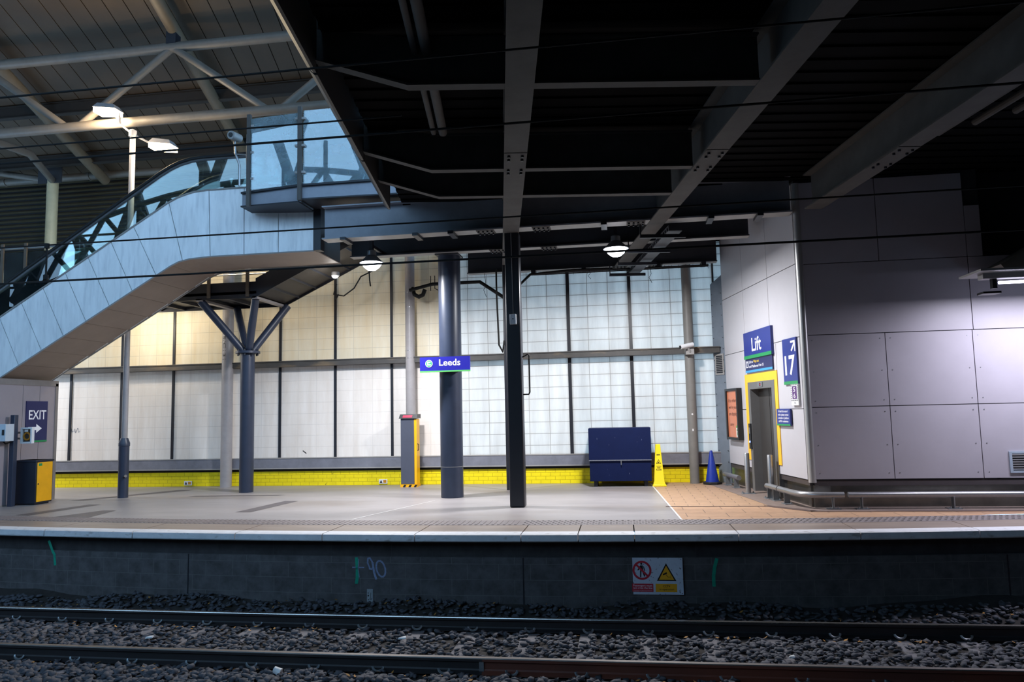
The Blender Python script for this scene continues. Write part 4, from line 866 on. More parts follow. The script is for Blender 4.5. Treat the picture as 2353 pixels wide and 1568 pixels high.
for i, x in enumerate((-14.1, -13.5, -10.2, -8.93, -8.02)):
    mb = MB(); mb.box((x - .035, Y0 - .035, 4.3), (x + .035, Y0, 5.8 if i < 3 else 5.5)); part('post', mb, mat('stair_post', (86, 76, 66), 0.5), e)
for y in (Y0 + .02, Y1):
    mb = MB(); mb.tube([(-15.5, y, 5.70 if y < 15.5 else 5.5), (-7.9, y, 5.70 if y < 15.5 else 5.5)] + [(-4.7, y, (5.70 if y < 15.5 else 5.5) + 1.5)], .03, 10); part('handrail', mb, stainless, e)
for x0, x1 in ((-15.4, -14.16), (-14.05, -13.55), (-13.45, -10.3)):
    mb = MB(); mb.box((x0, Y0 - .012, 4.64), (x1, Y0, 5.6)); part('glass_panel', mb, glass_green, e)
mb = MB(); mb.tube([(-15.4, Y1 - .05, 4.78), (-8.0, Y1 - .05, 4.78)], .025, 8); mb.tube([(-15.4, Y1 - .05, 5.1), (-8.0, Y1 - .05, 5.1)], .02, 8); part('guard_rail', mb, stainless, e)

# ------------------------------------------------------------------ train shed roof, truss, louvres
def roof_z(y): return 10.95 - 0.257 * (y - 15)
e = thing('roof', 'brown planked train shed roof sloping away at upper left', 'roof', (-14, 12, 10), None, 'structure')
mb = MB(); k = -40.0
while k < 2.5:
    def T2(s, t, dz): v = TB((s, t, 0)); return (v.x, v.y, roof_z(v.y) + dz)
    mb.hexa([T2(k + .012, -4, 0), T2(k + .47, -4, 0), T2(k + .47, 25, 0), T2(k + .012, 25, 0), T2(k + .012, -4, .05), T2(k + .47, -4, .05), T2(k + .47, 25, .05), T2(k + .012, 25, .05)]); k += .48
part('planking', mb, ceiling_plank, e)
mb = MB(); k0, k1 = -40, 2.5; mb.hexa([T2(k0, -4, .06), T2(k1, -4, .06), T2(k1, 25, .06), T2(k0, 25, .06), T2(k0, -4, .12), T2(k1, -4, .12), T2(k1, 25, .12), T2(k0, 25, .12)]); part('roof_sheet', mb, black_steel, e)
for y, lab in ((12.6, 'dark purlin under the roof planks at the top edge'), (17.4, 'dark purlin crossing the roof planks behind the truss'), (19.6, 'dark purlin crossing the roof planks above the louvres')):
    mb = ibeam(ident, y, (-34, 1.0), 0, roof_z(y) - .36, .16, .34); solo('purlin', mb, mat('purlin_paint', (48, 42, 38), 0.6, var=0.15), lab, 'purlin', 'roof purlins')
e = thing('roof_truss', 'grey tubular roof truss with zigzag members at upper left', 'truss', (-12, 15, 8.4))
mb = MB(); mb.tube([(-30, 15, 10.2), (-2, 15, 10.2)], .115, 16); part('top_chord', mb, tube_paint, e)
mb = MB(); mb.tube([(-30, 15, 8.5), (-2, 15, 8.5)], .115, 16); part('bottom_chord', mb, tube_paint, e)
nodes = [-29.9 + 4.99 * i for i in range(6)]
for x in nodes:
    for dx in (-2.35, 2.35):
        mb = MB(); mb.tube([(x, 15, 10.2), (x + dx, 15, 8.5)], .085, 12); part('diagonal', mb, tube_paint, e)
    mb = MB(); mb.box((x - .12, 14.9, 10.25), (x + .12, 15.1, 10.55)); part('bracket', mb, black_steel, e)
for x, lab in ((-19.9, 'round rafter under the roof, out at the far left'), (-14.9, 'round rafter passing under the roof at the left edge'), (-9.92, 'round rafter passing over the middle of the truss'), (-4.9, 'round rafter nearest the deck edge')):
    p0 = Vector((x, 15, 0)); mb = MB(); pts = []
    for t in (-11, 0, 5.6): v = p0 + BY * t; pts.append((v.x, v.y, roof_z(v.y) - .34))
    mb.tube(pts, .15, 16); solo('rafter', mb, mat('rafter_paint', (104, 90, 72), 0.5, var=0.1), lab, 'rafter', 'roof rafters')
YL = 21.0
mb = MB()
z = 4.9
while z < 9.6:
    mb.prism([(-36, YL, z), (-36, YL + .06, z - .02), (-36, YL + .06, z + .09), (-36, YL, z + .025)], (34, 0, 0)); z += .15
mb.mi = 1; mb.box((-36, YL + .06, 4.8), (-2, YL + .12, 9.9)); struct('wall_louvre', mb, [louvre_m, black_steel], 'dark horizontal louvre wall beyond the escalator', 'wall')
mb = MB(); mb.tube([(-34, 20.7, 9.45), (-3, 20.7, 9.45)], .13, 14)
for i in range(20): mb.tube([(-33 + i * 1.5, 20.7, 9.45), (-32.95 + i * 1.5, 20.7, 9.45)], .155, 14)
solo('eaves_pipe', mb, tube_paint, 'pale pipe running along the top of the louvre wall', 'pipe')
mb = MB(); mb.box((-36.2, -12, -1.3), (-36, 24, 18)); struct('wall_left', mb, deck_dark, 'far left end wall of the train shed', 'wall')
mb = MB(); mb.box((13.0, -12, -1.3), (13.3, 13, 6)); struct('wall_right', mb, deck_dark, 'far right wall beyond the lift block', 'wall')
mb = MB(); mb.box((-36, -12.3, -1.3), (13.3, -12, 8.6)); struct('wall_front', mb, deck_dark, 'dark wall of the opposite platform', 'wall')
mb = MB(); mb.box((-36, 17.5, -.3), (16, 45, -.05)); struct('floor_outside', mb, mat('outside_paving', (190, 188, 186), 0.8), 'pale ground outside behind the translucent wall', 'ground')
mb = MB(); mb.box((-36, -12, -1.3), (13, 4.2, 0)); struct('floor_opposite', mb, mat('opposite_asphalt', (44, 43, 43), 0.8), 'surface of the opposite platform', 'floor')
# steel truss of the opposite window, seen reflected in the glass
e = thing('window_truss', 'dark arched truss across the glazed end behind the viewer', 'truss', (-20, -10, 7.2))
mb = MB(); N_ = 16
def arc(t): return 8.6 + 3.4 * math.sin(math.pi * t)
for i in range(N_):
    t0, t1 = i / N_, (i + 1) / N_; x0, x1 = -34 + 30 * t0, -34 + 30 * t1
    mb.tube([(x0, -10, arc(t0)), (x1, -10, arc(t1))], .22, 8); mb.tube([(x0, -10, arc(t0) + 2.6), (x1, -10, arc(t1) + 2.6)], .16, 8)
    mb.tube([(x0, -10, arc(t0)), (x1, -10, arc(t1) + 2.6)], .14, 8); mb.tube([(x0, -10, arc(t0) + 2.6), (x1, -10, arc(t1))], .14, 8)
    if i % 2 == 0: mb.tube([(x0, -10.3, 7.2), (x0, -10.3, 16)], .12, 8)
for z in (9.4, 12.2): mb.tube([(-35, -10.4, z), (-2, -10.4, z)], .07, 8)

for i in range(7):
    x0 = -34 + i * 4.6
    for dx in (-3.4, 3.4): mb.hexa([(x0 - .3, -11, 8.6), (x0 + .3, -11, 8.6), (x0 + .3, -10.8, 8.6), (x0 - .3, -10.8, 8.6), (x0 + dx - .3, -11, 17.5), (x0 + dx + .3, -11, 17.5), (x0 + dx + .3, -10.8, 17.5), (x0 + dx - .3, -10.8, 17.5)])
part('members', mb, black_steel, e)

# ------------------------------------------------------------------ lamps
def bell_lamp(x, y, z, label):
    e = thing('bell_lamp', label, 'lamp', (x, y, z), 'bell lamps under the deck')
    mb = MB(); mb.lathe((x, y, z), [(0.235, 0), (0.225, .015), (0.14, .10), (.09, .15), (.085, .24), (.06, .26), (0, .26)], 28, cap=False); part('shade', mb, galv, e)
    mb = MB(); mb.lathe((x, y, z - .012), [(0, -.14), (.08, -.125), (.15, -.07), (.19, -.01), (.205, .02), (0.2, .03), (0, .03)], 28); part('lens', mb, lamp_cool, e)
    mb = MB(); mb.box((x - .03, y - .05, z + .25), (x + .03, y + .05, 5.487)); mb.box((x - .03, y, 4.93), (x + .03, 14.345, 4.99)); part('hanger', mb, black_steel, e)
    lamp('lamp_light', 'AREA', (x, y, z - .17), 390, (0.97, 0.97, 1.0), e, 0.4)
bell_lamp(-4.75, 13.70, 4.62, 'bright bell lamp at the foot of the staircase, left of the name sign')
bell_lamp(-0.01, 13.70, 4.64, 'bright bell lamp under the deck, right of the black box column')
bell_lamp(-16.8, 15.2, 4.4, 'added bell lamp, unseen beyond the left edge of the view')  # lamp added out of view to light the left wall and floor
e = thing('bulkhead_light', 'small round bulkhead light under the stair flight', 'lamp', (-6.28, 15.66, 4.8))
mb = MB(); mb.lathe((-6.28, 15.66, 4.80), [(.09, .08), (.09, .0), (.06, -.03), (0, -.04)], 20); part('body', mb, grey_steel, e)
mb = MB(); mb.lathe((-6.28, 15.64, 4.77), [(0, -.03), (.05, -.02), (.075, .02)], 18); part('lens', mb, lamp_cool, e)
lamp('lamp_light', 'POINT', (-6.28, 15.55, 4.66), 12, (1, .95, .9), e, .06)
e = thing('bulkhead_light', 'added fill lamp under the stair landing, hidden behind the escalator', 'lamp', (-11.6, 15.9, 4.18))  # unseen lamp, added to brighten the upper left wall panels
mb = MB(); mb.lathe((-11.6, 15.9, 4.16), [(.12, .12), (.12, .02), (.08, -.03), (0, -.04)], 20); part('body', mb, lamp_warm, e)
lamp('lamp_light', 'POINT', (-11.6, 15.9, 4.05), 85, (1, .92, .78), e, .1)
e = thing('tube_light', 'fluorescent batten light on a bracket at the right edge', 'lamp', (6.0, 11.5, 3.3))
mb = MB(); mb.box((5.22, 11.42, 3.42), (7.4, 11.58, 3.50)); mb.hexa([(5.1, 11.2, 3.50), (7.4, 11.2, 3.50), (7.4, 11.9, 3.50), (5.1, 11.9, 3.50), (5.1, 11.2, 3.53), (7.4, 11.2, 3.53), (7.4, 11.9, 3.53), (5.1, 11.9, 3.53)]); part('housing', mb, grey_steel, e)
mb = MB(); mb.tube([(5.46, 11.5, 3.365), (7.3, 11.5, 3.365)], .022, 12); part('tube', mb, tube_glow, e)
mb = MB(); mb.box((5.36, 11.46, 3.28), (5.42, 11.54, 3.43)); mb.box((5.2, 11.4, 3.2), (5.44, 11.6, 3.23)); part('end_cap', mb, plastic_black, e)
mb = MB(); mb.tube([(6.4, 11.5, 3.53), (6.5, 11.5, 5.45)], .03, 8); part('hanger', mb, black_steel, e)
lamp('lamp_light', 'AREA', (6.4, 11.5, 3.33), 170, (0.86, 0.84, 1.0), e, 1.85, .06)

# ------------------------------------------------------------------ things on the platform
e = thing('station_name_sign', 'blue station name sign reading Leeds on the thick round column', 'sign', (-3.4, 14.2, 2.47)); PS = plane_front(14.26)
mb = MB(PS); mb.box((-3.94, 2.50, 0), (-2.93, 2.775, .05)); part('panel', mb, sign_name_blue, e)
mb = MB(PS); mb.box((-3.94, 2.475, -.005), (-2.93, 2.502, .055)); part('stripe', mb, sign_lime, e)
mb = MB(PS); mb.text('Leeds', -3.335, 2.60, .125, .0515, .43, 'C', 0.02); part('lettering', mb, white_ink, e)
mb = MB(PS); mb.ring((-3.755, 2.645), .062, .074, .05, .003, 32); lg = part('logo', mb, white_ink, e)
mb = MB(PS); mb.ring((-3.755, 2.645), 0, .064, .05, .0015, 32); part('disc', mb, mat('logo_green', (60, 190, 130), 0.4), lg)
mb = MB(PS); mb.box((-3.792, 2.608, .052), (-3.768, 2.685, .0535)); mb.box((-3.7675, 2.608, .052), (-3.715, 2.632, .0535)); mb.prism([(-3.7675, 2.66, .0515), (-3.73, 2.66, .0515), (-3.718, 2.678, .0515), (-3.73, 2.685, .0515), (-3.7675, 2.685, .0515)], (0, 0, .002)); part('emblem', mb, white_ink, lg)
mb = MB(); mb.box((-3.66, 14.26, 2.52), (-3.14, 14.42, 2.56)); mb.box((-3.66, 14.26, 2.70), (-3.14, 14.42, 2.74)); part('bracket', mb, black_steel, e)
# help totem
e = thing('help_totem', 'grey help totem with yellow side and black screen head by the back wall', 'totem', (-4.90, 16.78, 0))
mb = MB(); mb.box((-5.08, 16.60, .06), (-4.76, 16.86, 1.56)); part('body', mb, mat('totem_grey', (74, 78, 92), 0.45, var=0.08), e, bevel=0.01)
mb = MB(); mb.box((-4.76, 16.60, .06), (-4.70, 16.86, 1.55)); sd = part('side_door', mb, mat('totem_yellow', (245, 180, 20), 0.4, var=0.05), e, 'yellow side', bevel=0.008)
mb = MB(); mb.tube([(-4.70, 16.68, .98), (-4.675, 16.68, .96), (-4.675, 16.68, .84), (-4.70, 16.68, .82)], .010, 8); part('handle', mb, plastic_black, sd)
mb = MB(); mb.hexa([(-5.11, 16.56, 1.56), (-4.68, 16.56, 1.56), (-4.68, 16.9, 1.56), (-5.11, 16.9, 1.56), (-5.09, 16.60, 1.66), (-4.68, 16.60, 1.66), (-4.68, 16.9, 1.66), (-5.09, 16.9, 1.66)]); hd = part('head', mb, plastic_black, e)
mb = MB(); mb.hexa([(-5.02, 16.562, 1.585), (-4.80, 16.562, 1.585), (-4.80, 16.57, 1.585), (-5.02, 16.57, 1.585), (-5.01, 16.585, 1.635), (-4.79, 16.585, 1.635), (-4.79, 16.6, 1.635), (-5.01, 16.6, 1.635)]); part('screen', mb, screen_red, hd)
mb = MB(); mb.box((-5.09, 16.585, 0), (-4.69, 16.87, .06)); bs = part('base', mb, door_yellow, e)
mb = MB(plane_front(16.585))
for i in range(3): mb.prism([(-5.03 + i * .13, 0.0, .0005), (-4.975 + i * .13, 0, .0005), (-4.945 + i * .13, .055, .0005), (-5.0 + i * .13, .055, .0005)], (0, 0, .002))
part('hazard_stripes', mb, black_ink, bs)
# chest
e = thing('storage_chest', 'large navy blue steel storage chest with sloping lid against the wall', 'chest', (-.08, 16.6, 0)); cx0, cx1 = -.745, .575
mb = MB(); mb.box((cx0, 16.30, .12), (cx1, 16.98, .56)); part('body', mb, chest_navy, e, bevel=0.006)
mb = MB(); mb.prism([(cx0 - .01, 16.28, .575), (cx0 - .01, 16.99, .575), (cx0 - .01, 16.99, 1.26), (cx0 - .01, 16.31, 1.26), (cx0 - .01, 16.285, .70)], (cx1 - cx0 + .02, 0, 0)); ld = part('lid', mb, chest_navy, e, bevel=0.006)
mb = MB(); mb.box((cx0 - .01, 16.265, .56), (cx1 + .01, 16.30, .578)); part('lip', mb, mat('chest_edge', (120, 124, 136), 0.45, var=0.3, scale=30), ld)
mb = MB(); mb.box((-.075, 16.262, .47), (-.055, 16.30, .57)); part('latch', mb, galv, e)
for x in (cx0 + .08, cx1 - .16):
    mb = MB(); mb.box((x, 16.36, 0), (x + .08, 16.92, .04)); mb.box((x, 16.36, .04), (x + .08, 16.40, .12)); mb.box((x, 16.88, .04), (x + .08, 16.92, .12)); part('foot', mb, black_steel, e)
# wet floor cone
e = thing('wet_floor_cone', 'tall yellow wet floor pyramid sign beside the navy chest', 'safety sign', (.74, 16.42, 0)); wx, wy = .73, 16.42
mb = MB()
secs = [(.145, 0), (.145, .03), (.128, .04), (.122, .07), (.108, .10), (.05, .88), (.046, .895)]
vs = []; fs = []
for hw, z in secs: vs += [(wx - hw, wy - hw, z), (wx + hw, wy - hw, z), (wx + hw, wy + hw, z), (wx - hw, wy + hw, z)]
for i in range(len(secs) - 1):
    for k in range(4): fs.append((i * 4 + k, i * 4 + (k + 1) % 4, i * 4 + 4 + (k + 1) % 4, i * 4 + 4 + k))
fs += [(3, 2, 1, 0), (24, 25, 26, 27)]; mb.add(vs, fs); part('body', mb, cone_yellow, e, bevel=0.004)
def TW(p): h = p[1]; k = (h - .10) / .78; return (wx + p[0], wy - (.108 + (.05 - .108) * k) - .002 - p[2], h)
mb = MB(TW); mb.text('MMM', 0, .655, .028, 0, .07, 'C', .02); mb.text('CAUTION', 0, .415, .022, 0, .105, 'C', .005); mb.text('WET', 0, .378, .030, 0, .075, 'C', .02); mb.text('FLOOR', 0, .338, .030, 0, .115, 'C', .02); part('lettering', mb, black_ink, e)
mb = MB(TW); tri = [(-.052, .48), (.052, .48), (0, .575)]; tin = [(-.036, .489), (.036, .489), (0, .557)]
for i in range(3): j = (i + 1) % 3; mb.poly([(tri[i][0], tri[i][1], 0), (tri[j][0], tri[j][1], 0), (tin[j][0], tin[j][1], 0), (tin[i][0], tin[i][1], 0)])
mb.poly([(-.015, .495, 0), (.015, .495, 0), (.008, .515, 0), (-.004, .53, 0)]); part('warning_triangle', mb, black_ink, e)
# traffic cone
e = thing('traffic_cone', 'blue traffic cone on a black base at the wall corner', 'traffic cone', (1.88, 16.72, 0))
mb = MB(); mb.lathe((1.88, 16.72, .05), [(.145, 0), (.135, .05), (.03, .66), (.022, .675), (.018, .66)], 28, cap=False); part('cone', mb, cone_blue, e)
mb = MB(); mb.prism([(1.88 + .21 * math.cos(R(22.5 + 45 * k)), 16.72 + .21 * math.sin(R(22.5 + 45 * k)), 0) for k in range(8)], (0, 0, .055)); part('base', mb, rubber, e, bevel=0.01)
# warning plates on the yellow base
for x, lab in ((-10.69, 'small white warning plate on the yellow wall left of the branching column'), (-5.68, 'small white warning plate on the yellow wall left of the help totem')):
    PP = plane_front(YW - .05); e = thing('warning_plate', lab, 'warning plate', (x, YW - .05, .03), 'warning plates on the yellow wall')
    mb = MB(PP); mb.box((x - .105, .03, 0), (x + .105, .135, .02)); part('plate', mb, white_paint, e, bevel=.005)
    mb = MB(PP); mb.prism([(x - .085, .05, .0205), (x - .015, .05, .0205), (x - .05, .12, .0205)], (0, 0, .001)); part('triangle', mb, black_ink, e)
    mb = MB(PP); mb.box((x + .005, .05, .0205), (x + .08, .12, .0215)); part('symbol', mb, mat('plate_orange', (190, 130, 20), .5), e)
# camera on the right grey column
e = thing('wall_camera', 'small white security camera clamped to the grey column by the chest', 'camera', (1.5, 16.8, 2.85))
mb = MB(); mb.tube([(1.32, 16.60, 3.00), (1.60, 16.72, 3.06)], .05, 12); part('housing', mb, white_paint, e)
mb = MB(); mb.tube([(1.305, 16.594, 2.997), (1.325, 16.602, 3.001)], .036, 12); part('lens', mb, plastic_black, e)
mb = MB(); mb.box((1.44, 16.72, 2.84), (1.62, 16.86, 2.96)); mb.tube([(1.53, 16.72, 2.9), (1.48, 16.68, 3.0)], .025, 8); part('bracket', mb, grey_steel, e)

# ------------------------------------------------------------------ track
def rail_y(x, base): return base + 0.0016 * (x + 1.5) ** 2
XR = [-16 + i * .8 for i in range(35)]
prof_w = [(-.075, 0), (.075, 0), (.075, .012), (.02, .03), (.009, .045), (.009, .11), (.035, .125), (.035, .150), (-.035, .150), (-.035, .125), (-.009, .11), (-.009, .045), (-.02, .03), (-.075, .012)]
prof_t = [(-.033, .150), (.033, .150), (.028, .160), (-.028, .160)]
SLX = [-8.43 + .72 * k for k in range(-5, 21)]
for base, lab, m in ((9.45, 'running rail nearer the platform wall, dark with polished top', rail_steel), (7.93, 'running rail nearer the viewer, partly rusty', rail_rust)):
    e = thing('rail', lab, 'rail', (-1.5, base, -1.075), 'running rails')
    mb = MB(); xl_ = [x for x in XR if x < -1.6] + [-1.55]; xr_ = [-1.55] + [x for x in XR if x > -1.5]
    mb.sweep_x(prof_w, [(x, rail_y(x, base), -1.075) for x in xl_]); mb.mi = 1 if base < 9 else 0
    mb.sweep_x(prof_w, [(x, rail_y(x, base), -1.075) for x in xr_]); part('web', mb, [rail_steel, rail_rust], e)
    if base < 9: mb = MB(); mb.box((-1.585, rail_y(-1.55, base) - .03, -1.07), (-1.535, rail_y(-1.55, base) + .03, -.95)); part('weld', mb, galv, e, 'pale weld joint')
    mb = MB(); mb.sweep_x(prof_t, [(x, rail_y(x, base), -1.075) for x in XR]); part('running_surface', mb, rail_top if base > 9 else rail_top_near, e, 'polished top')
    for x in SLX:
        if abs(x) > 11: continue
        for sd_ in (-1, 1):
            y = rail_y(x, base); mb = MB(); pts = [(x + .06 * math.cos(t), y + sd_ * (.075 + .02 * abs(math.sin(t))), -1.045 + .035 * math.sin(t) * 1.2) for t in [math.pi * (i / 8 + 1) for i in range(9)]]
            mb.tube([(px_, py_, pz_ + .03) for px_, py_, pz_ in pts], .014, 6); part('rail_clip', mb, galv if sd_ < 0 else rail_steel, e)
SLN = 0; ORD = 'first second third fourth fifth sixth seventh eighth ninth tenth eleventh twelfth thirteenth fourteenth fifteenth sixteenth seventeenth eighteenth nineteenth twentieth'.split()
for i, x in enumerate(SLX):
    mb = MB(); mb.prism([(x - .13, 7.38, -1.25), (x + .13, 7.38, -1.25), (x + .10, 7.38, -1.08), (x - .10, 7.38, -1.08)], (0, 2.62, 0))
    if x < -9 or x > 5.2: continue
    SLN += 1; od = ORD[SLN - 1]
    solo('sleeper', mb, sleeper_m, 'grey concrete sleeper half buried in dark ballast, the %s in view from the left' % od, 'sleeper', 'track sleepers', bevel=.008)
mb = MB()
nx, ny = 90, 26
gx = np.linspace(-17, 12, nx); gy = np.linspace(4.2, 10.9, ny)
def ground_h(x, y):
    d = (edge_y(x) + .17) - y
    h = -1.10
    if d < .62: h = -1.10 + .16 * (1 - max(0, d) / .62) + .03 * math.sin(x * 1.7) + .02 * math.sin(x * 4.1 + 1)
    if x > 3.0 and d < .7: h += .05 * min(1, (x - 3.0))
    if y < 7.55: h = -1.10 + .015 * math.sin(x * 2 + y * 3)
    return h
mb.add([(x, y, ground_h(x, y)) for y in gy for x in gx], [(j * nx + i, j * nx + i + 1, (j + 1) * nx + i + 1, (j + 1) * nx + i) for j in range(ny - 1) for i in range(nx - 1)])
o = struct('floor_trackbed', mb, dirt_m, 'dark dirt under the track ballast', 'ground')
# ballast stones: one object, far too many to count
ico = bmesh.new(); bmesh.ops.create_icosphere(ico, subdivisions=1, radius=1.0)
IV = np.array([v.co[:] for v in ico.verts]); IF = np.array([[v.index for v in f.verts] for f in ico.faces]); ico.free()
def stones(n, xr, yr, smin, smax, flat):
    P = np.stack([RNG.uniform(xr[0], xr[1], n), RNG.uniform(yr[0], yr[1], n)], 1)
    S = RNG.uniform(smin, smax, n); V = []; 
    for i in range(n):
        x, y = P[i]
        if any(abs(y - rail_y(x, b)) < .085 for b in (9.45, 7.93)): continue
        if y > edge_y(x) + .13: continue
        onsl = abs(((x + 8.43 + .36) % .72) - .36) < .11 and 7.4 < y < 10.0
        if onsl and RNG.random() < .55 and (abs(y - 9.45) < .45): continue
        if onsl and RNG.random() < .25: continue
        v = IV * (1 + RNG.uniform(-.28, .28, (len(IV), 1))) * np.array([1.25, .95, flat * RNG.uniform(.7, 1.3)]) * S[i]
        a, b_, c = RNG.uniform(0, 6.28), RNG.uniform(-.5, .5), RNG.uniform(-.5, .5)
        Rz = np.array([[math.cos(a), -math.sin(a), 0], [math.sin(a), math.cos(a), 0], [0, 0, 1]]); Rx = np.array([[1, 0, 0], [0, math.cos(b_), -math.sin(b_)], [0, math.sin(b_), math.cos(b_)]]); Ry = np.array([[math.cos(c), 0, math.sin(c)], [0, 1, 0], [-math.sin(c), 0, math.cos(c)]])
        h = ground_h(x, y) + (.02 if not onsl else .045) + RNG.uniform(-.008, .018)
        V.append(v @ (Rz @ Rx @ Ry).T + np.array([x, y, h]))
    return V
V = stones(14500, (-11.5, 7.5), (7.0, 10.4), .022, .047, .45) + stones(2600, (-11.5, 7.5), (7.05, 7.8), .025, .055, .6)
V = np.array(V); n = len(V); me = bpy.data.meshes.new('ballast'); nv = len(IV)
me.vertices.add(n * nv); me.vertices.foreach_set('co', V.reshape(-1))
F = (IF[None] + (np.arange(n) * nv)[:, None, None]).reshape(-1, 3)
me.loops.add(len(F) * 3); me.loops.foreach_set('vertex_index', F.reshape(-1)); me.polygons.add(len(F)); me.polygons.foreach_set('loop_start', np.arange(len(F)) * 3); me.polygons.foreach_set('loop_total', np.full(len(F), 3)); me.update(calc_edges=True); me.validate()
me.materials.append(ballast_m); o = bpy.data.objects.new('ballast', me); COL.objects.link(o); tag(o, 'dark grey crushed stone ballast between and beside the rails', 'ballast', None, 'stuff')
mb = MB()
for i in range(260):
    x = random.uniform(-10, 6); y = random.choice((random.gauss(7.72, .08), random.gauss(9.25, .06), random.gauss(10.1, .1))); z = ground_h(x, y) + .05; a = random.uniform(0, 6.28); l = random.uniform(.015, .035)
    if abs(y - rail_y(x, 7.93)) < .085 or abs(y - rail_y(x, 9.45)) < .085: continue
    d = Vector((math.cos(a), math.sin(a), random.uniform(-.3, .5))).normalized() * l; w = Vector((-math.sin(a), math.cos(a), random.uniform(-.4, .4))).normalized() * l * .5; c = Vector((x, y, z))
    mb.poly([tuple(c - d), tuple(c + w), tuple(c + d + Vector((0, 0, .006))), tuple(c - w)])
solo('dry_leaves', mb, leaf_m, 'brown fallen leaves scattered along the rails', 'leaves', None, 'stuff')
e = thing('paper_cup', 'white paper cup lying on the ballast in the foreground', 'cup', (-3.73, 7.72, -1.06))
mb = MB(); a_ = Vector((-3.77, 7.70, -1.02)); b_ = Vector((-3.70, 7.70, -1.05)); mb.tube([a_, b_], [.032, .042], 20); part('cup_body', mb, cup_m, e); mb = MB(); mb.tube([b_ + (b_ - a_) * -.02, b_ + (b_ - a_) * .06], .044, 20); part('rim', mb, cup_m, e)
for x, y, l, lab in ((-2.72, 8.9, .05, 'small white paper scrap on the ballast near the left of the track'), (-0.2, 9.72, .07, 'crumpled pale wrapper behind the far rail in the middle'), (1.7, 8.55, .03, 'white cigarette end standing in the ballast right of centre'), (-5.9, 8.7, .05, 'white scrap between the rails at far left')):
    mb = MB(); z = ground_h(x, y) + .06; mb.hexa([(x - l, y - .02, z), (x + l, y - .03, z + .01), (x + l * .9, y + .02, z + .02), (x - l * .8, y + .025, z), (x - l * .9, y - .015, z + .02), (x + l, y - .02, z + .025), (x + l * .8, y + .01, z + .035), (x - l * .7, y + .02, z + .015)]); solo('litter', mb, cup_m, lab, 'litter', 'litter on the track')
# warning sign on the platform wall
yS = edge_y(.35) + .17; PT = plane_front(yS)
e = thing('track_warning_sign', 'white sign forbidding passengers to cross, on the platform wall', 'sign', (.355, yS, -.82))
mb = MB(PT); mb.box((-.01, -.815, .004), (.72, -.335, .012)); part('panel', mb, sign_white, e); zs = .0128
mb = MB(PT); mb.ring((.183, -.50), .098, .125, zs, .001, 48); d = Vector((.5 ** .5, -.5 ** .5, 0)); n_ = Vector((.5 ** .5, .5 ** .5, 0)); c = Vector((.183, -.50, zs + .0012))
mb.poly([tuple(c - d * .105 + n_ * .013), tuple(c - d * .105 - n_ * .013), tuple(c + d * .105 - n_ * .013), tuple(c + d * .105 + n_ * .013)]); mb.box((.045, -.78, zs), (.325, -.675, zs + .001)); part('prohibition_symbol', mb, red_m, e, 'red symbol and red text panel')
mb = MB(PT); zf = zs + .0003; mb.ring((.177, -.415), 0, .014, zf, .0003, 16)
for q in ([(.16, -.435), (.195, -.435), (.20, -.50), (.158, -.50)], [(.158, -.44), (.168, -.47), (.13, -.505), (.122, -.495)], [(.195, -.435), (.212, -.455), (.226, -.505), (.215, -.51)], [(.158, -.495), (.178, -.495), (.17, -.59), (.153, -.59)], [(.176, -.495), (.20, -.495), (.225, -.575), (.21, -.585)]): mb.poly([(a, b, zf) for a, b in q])
tri = [(.345, -.635), (.60, -.635), (.472, -.405)]; tin = [(.372, -.622), (.573, -.622), (.472, -.437)]
tri = [(a + .03, b) for a, b in tri]; tin = [(a + .03, b) for a, b in tin]
for i in range(3): j = (i + 1) % 3; mb.poly([(tri[i][0], tri[i][1], zs + .0006), (tri[j][0], tri[j][1], zs + .0006), (tin[j][0], tin[j][1], zs + .0006), (tin[i][0], tin[i][1], zs + .0006)])
zt = zs + .0014
mb.prism([(.455, -.545, zt), (.505, -.522, zt), (.512, -.54, zt), (.462, -.563, zt)], (0, 0, .0003)); mb.prism([(.492, -.55, zt), (.52, -.585, zt), (.524, -.582, zt), (.496, -.547, zt)], (0, 0, .0003)); mb.box((.52, -.587, zt), (.56, -.583, zt + .0003)); mb.box((.558, -.61, zt), (.562, -.56, zt + .0003))
mb.text('CCTV', .50, -.718, .026, zt, .092, 'C', .02); mb.text('in operation', .50, -.757, .024, zt, .19, 'C', .01); part('pictogram', mb, black_ink, e)
mb = MB(PT); mb.poly([(p[0], p[1], zs) for p in tin]); mb.box((.355, -.78, zs), (.635, -.675, zs + .001)); part('warning_panel', mb, amber_m, e, 'amber triangle and amber text panel')
mb = MB(PT); zz = zs + .0016; mb.text('Passengers must', .185, -.710, .024, zz, .25, 'C', .005); mb.text('not cross the line', .185, -.742, .024, zz, .25, 'C', .005); mb.text('Trespassers are liable to prosecution', .185, -.767, .010, zz, .25, 'C'); part('lettering', mb, white_ink, e)
mb = MB(PT)
for (a, b) in ((.01, -.352), (.70, -.352), (.02, -.795), (.70, -.797)): mb.ring((a, b), 0, .006, .012, .003, 10)
part('screws', mb, black_steel, e)
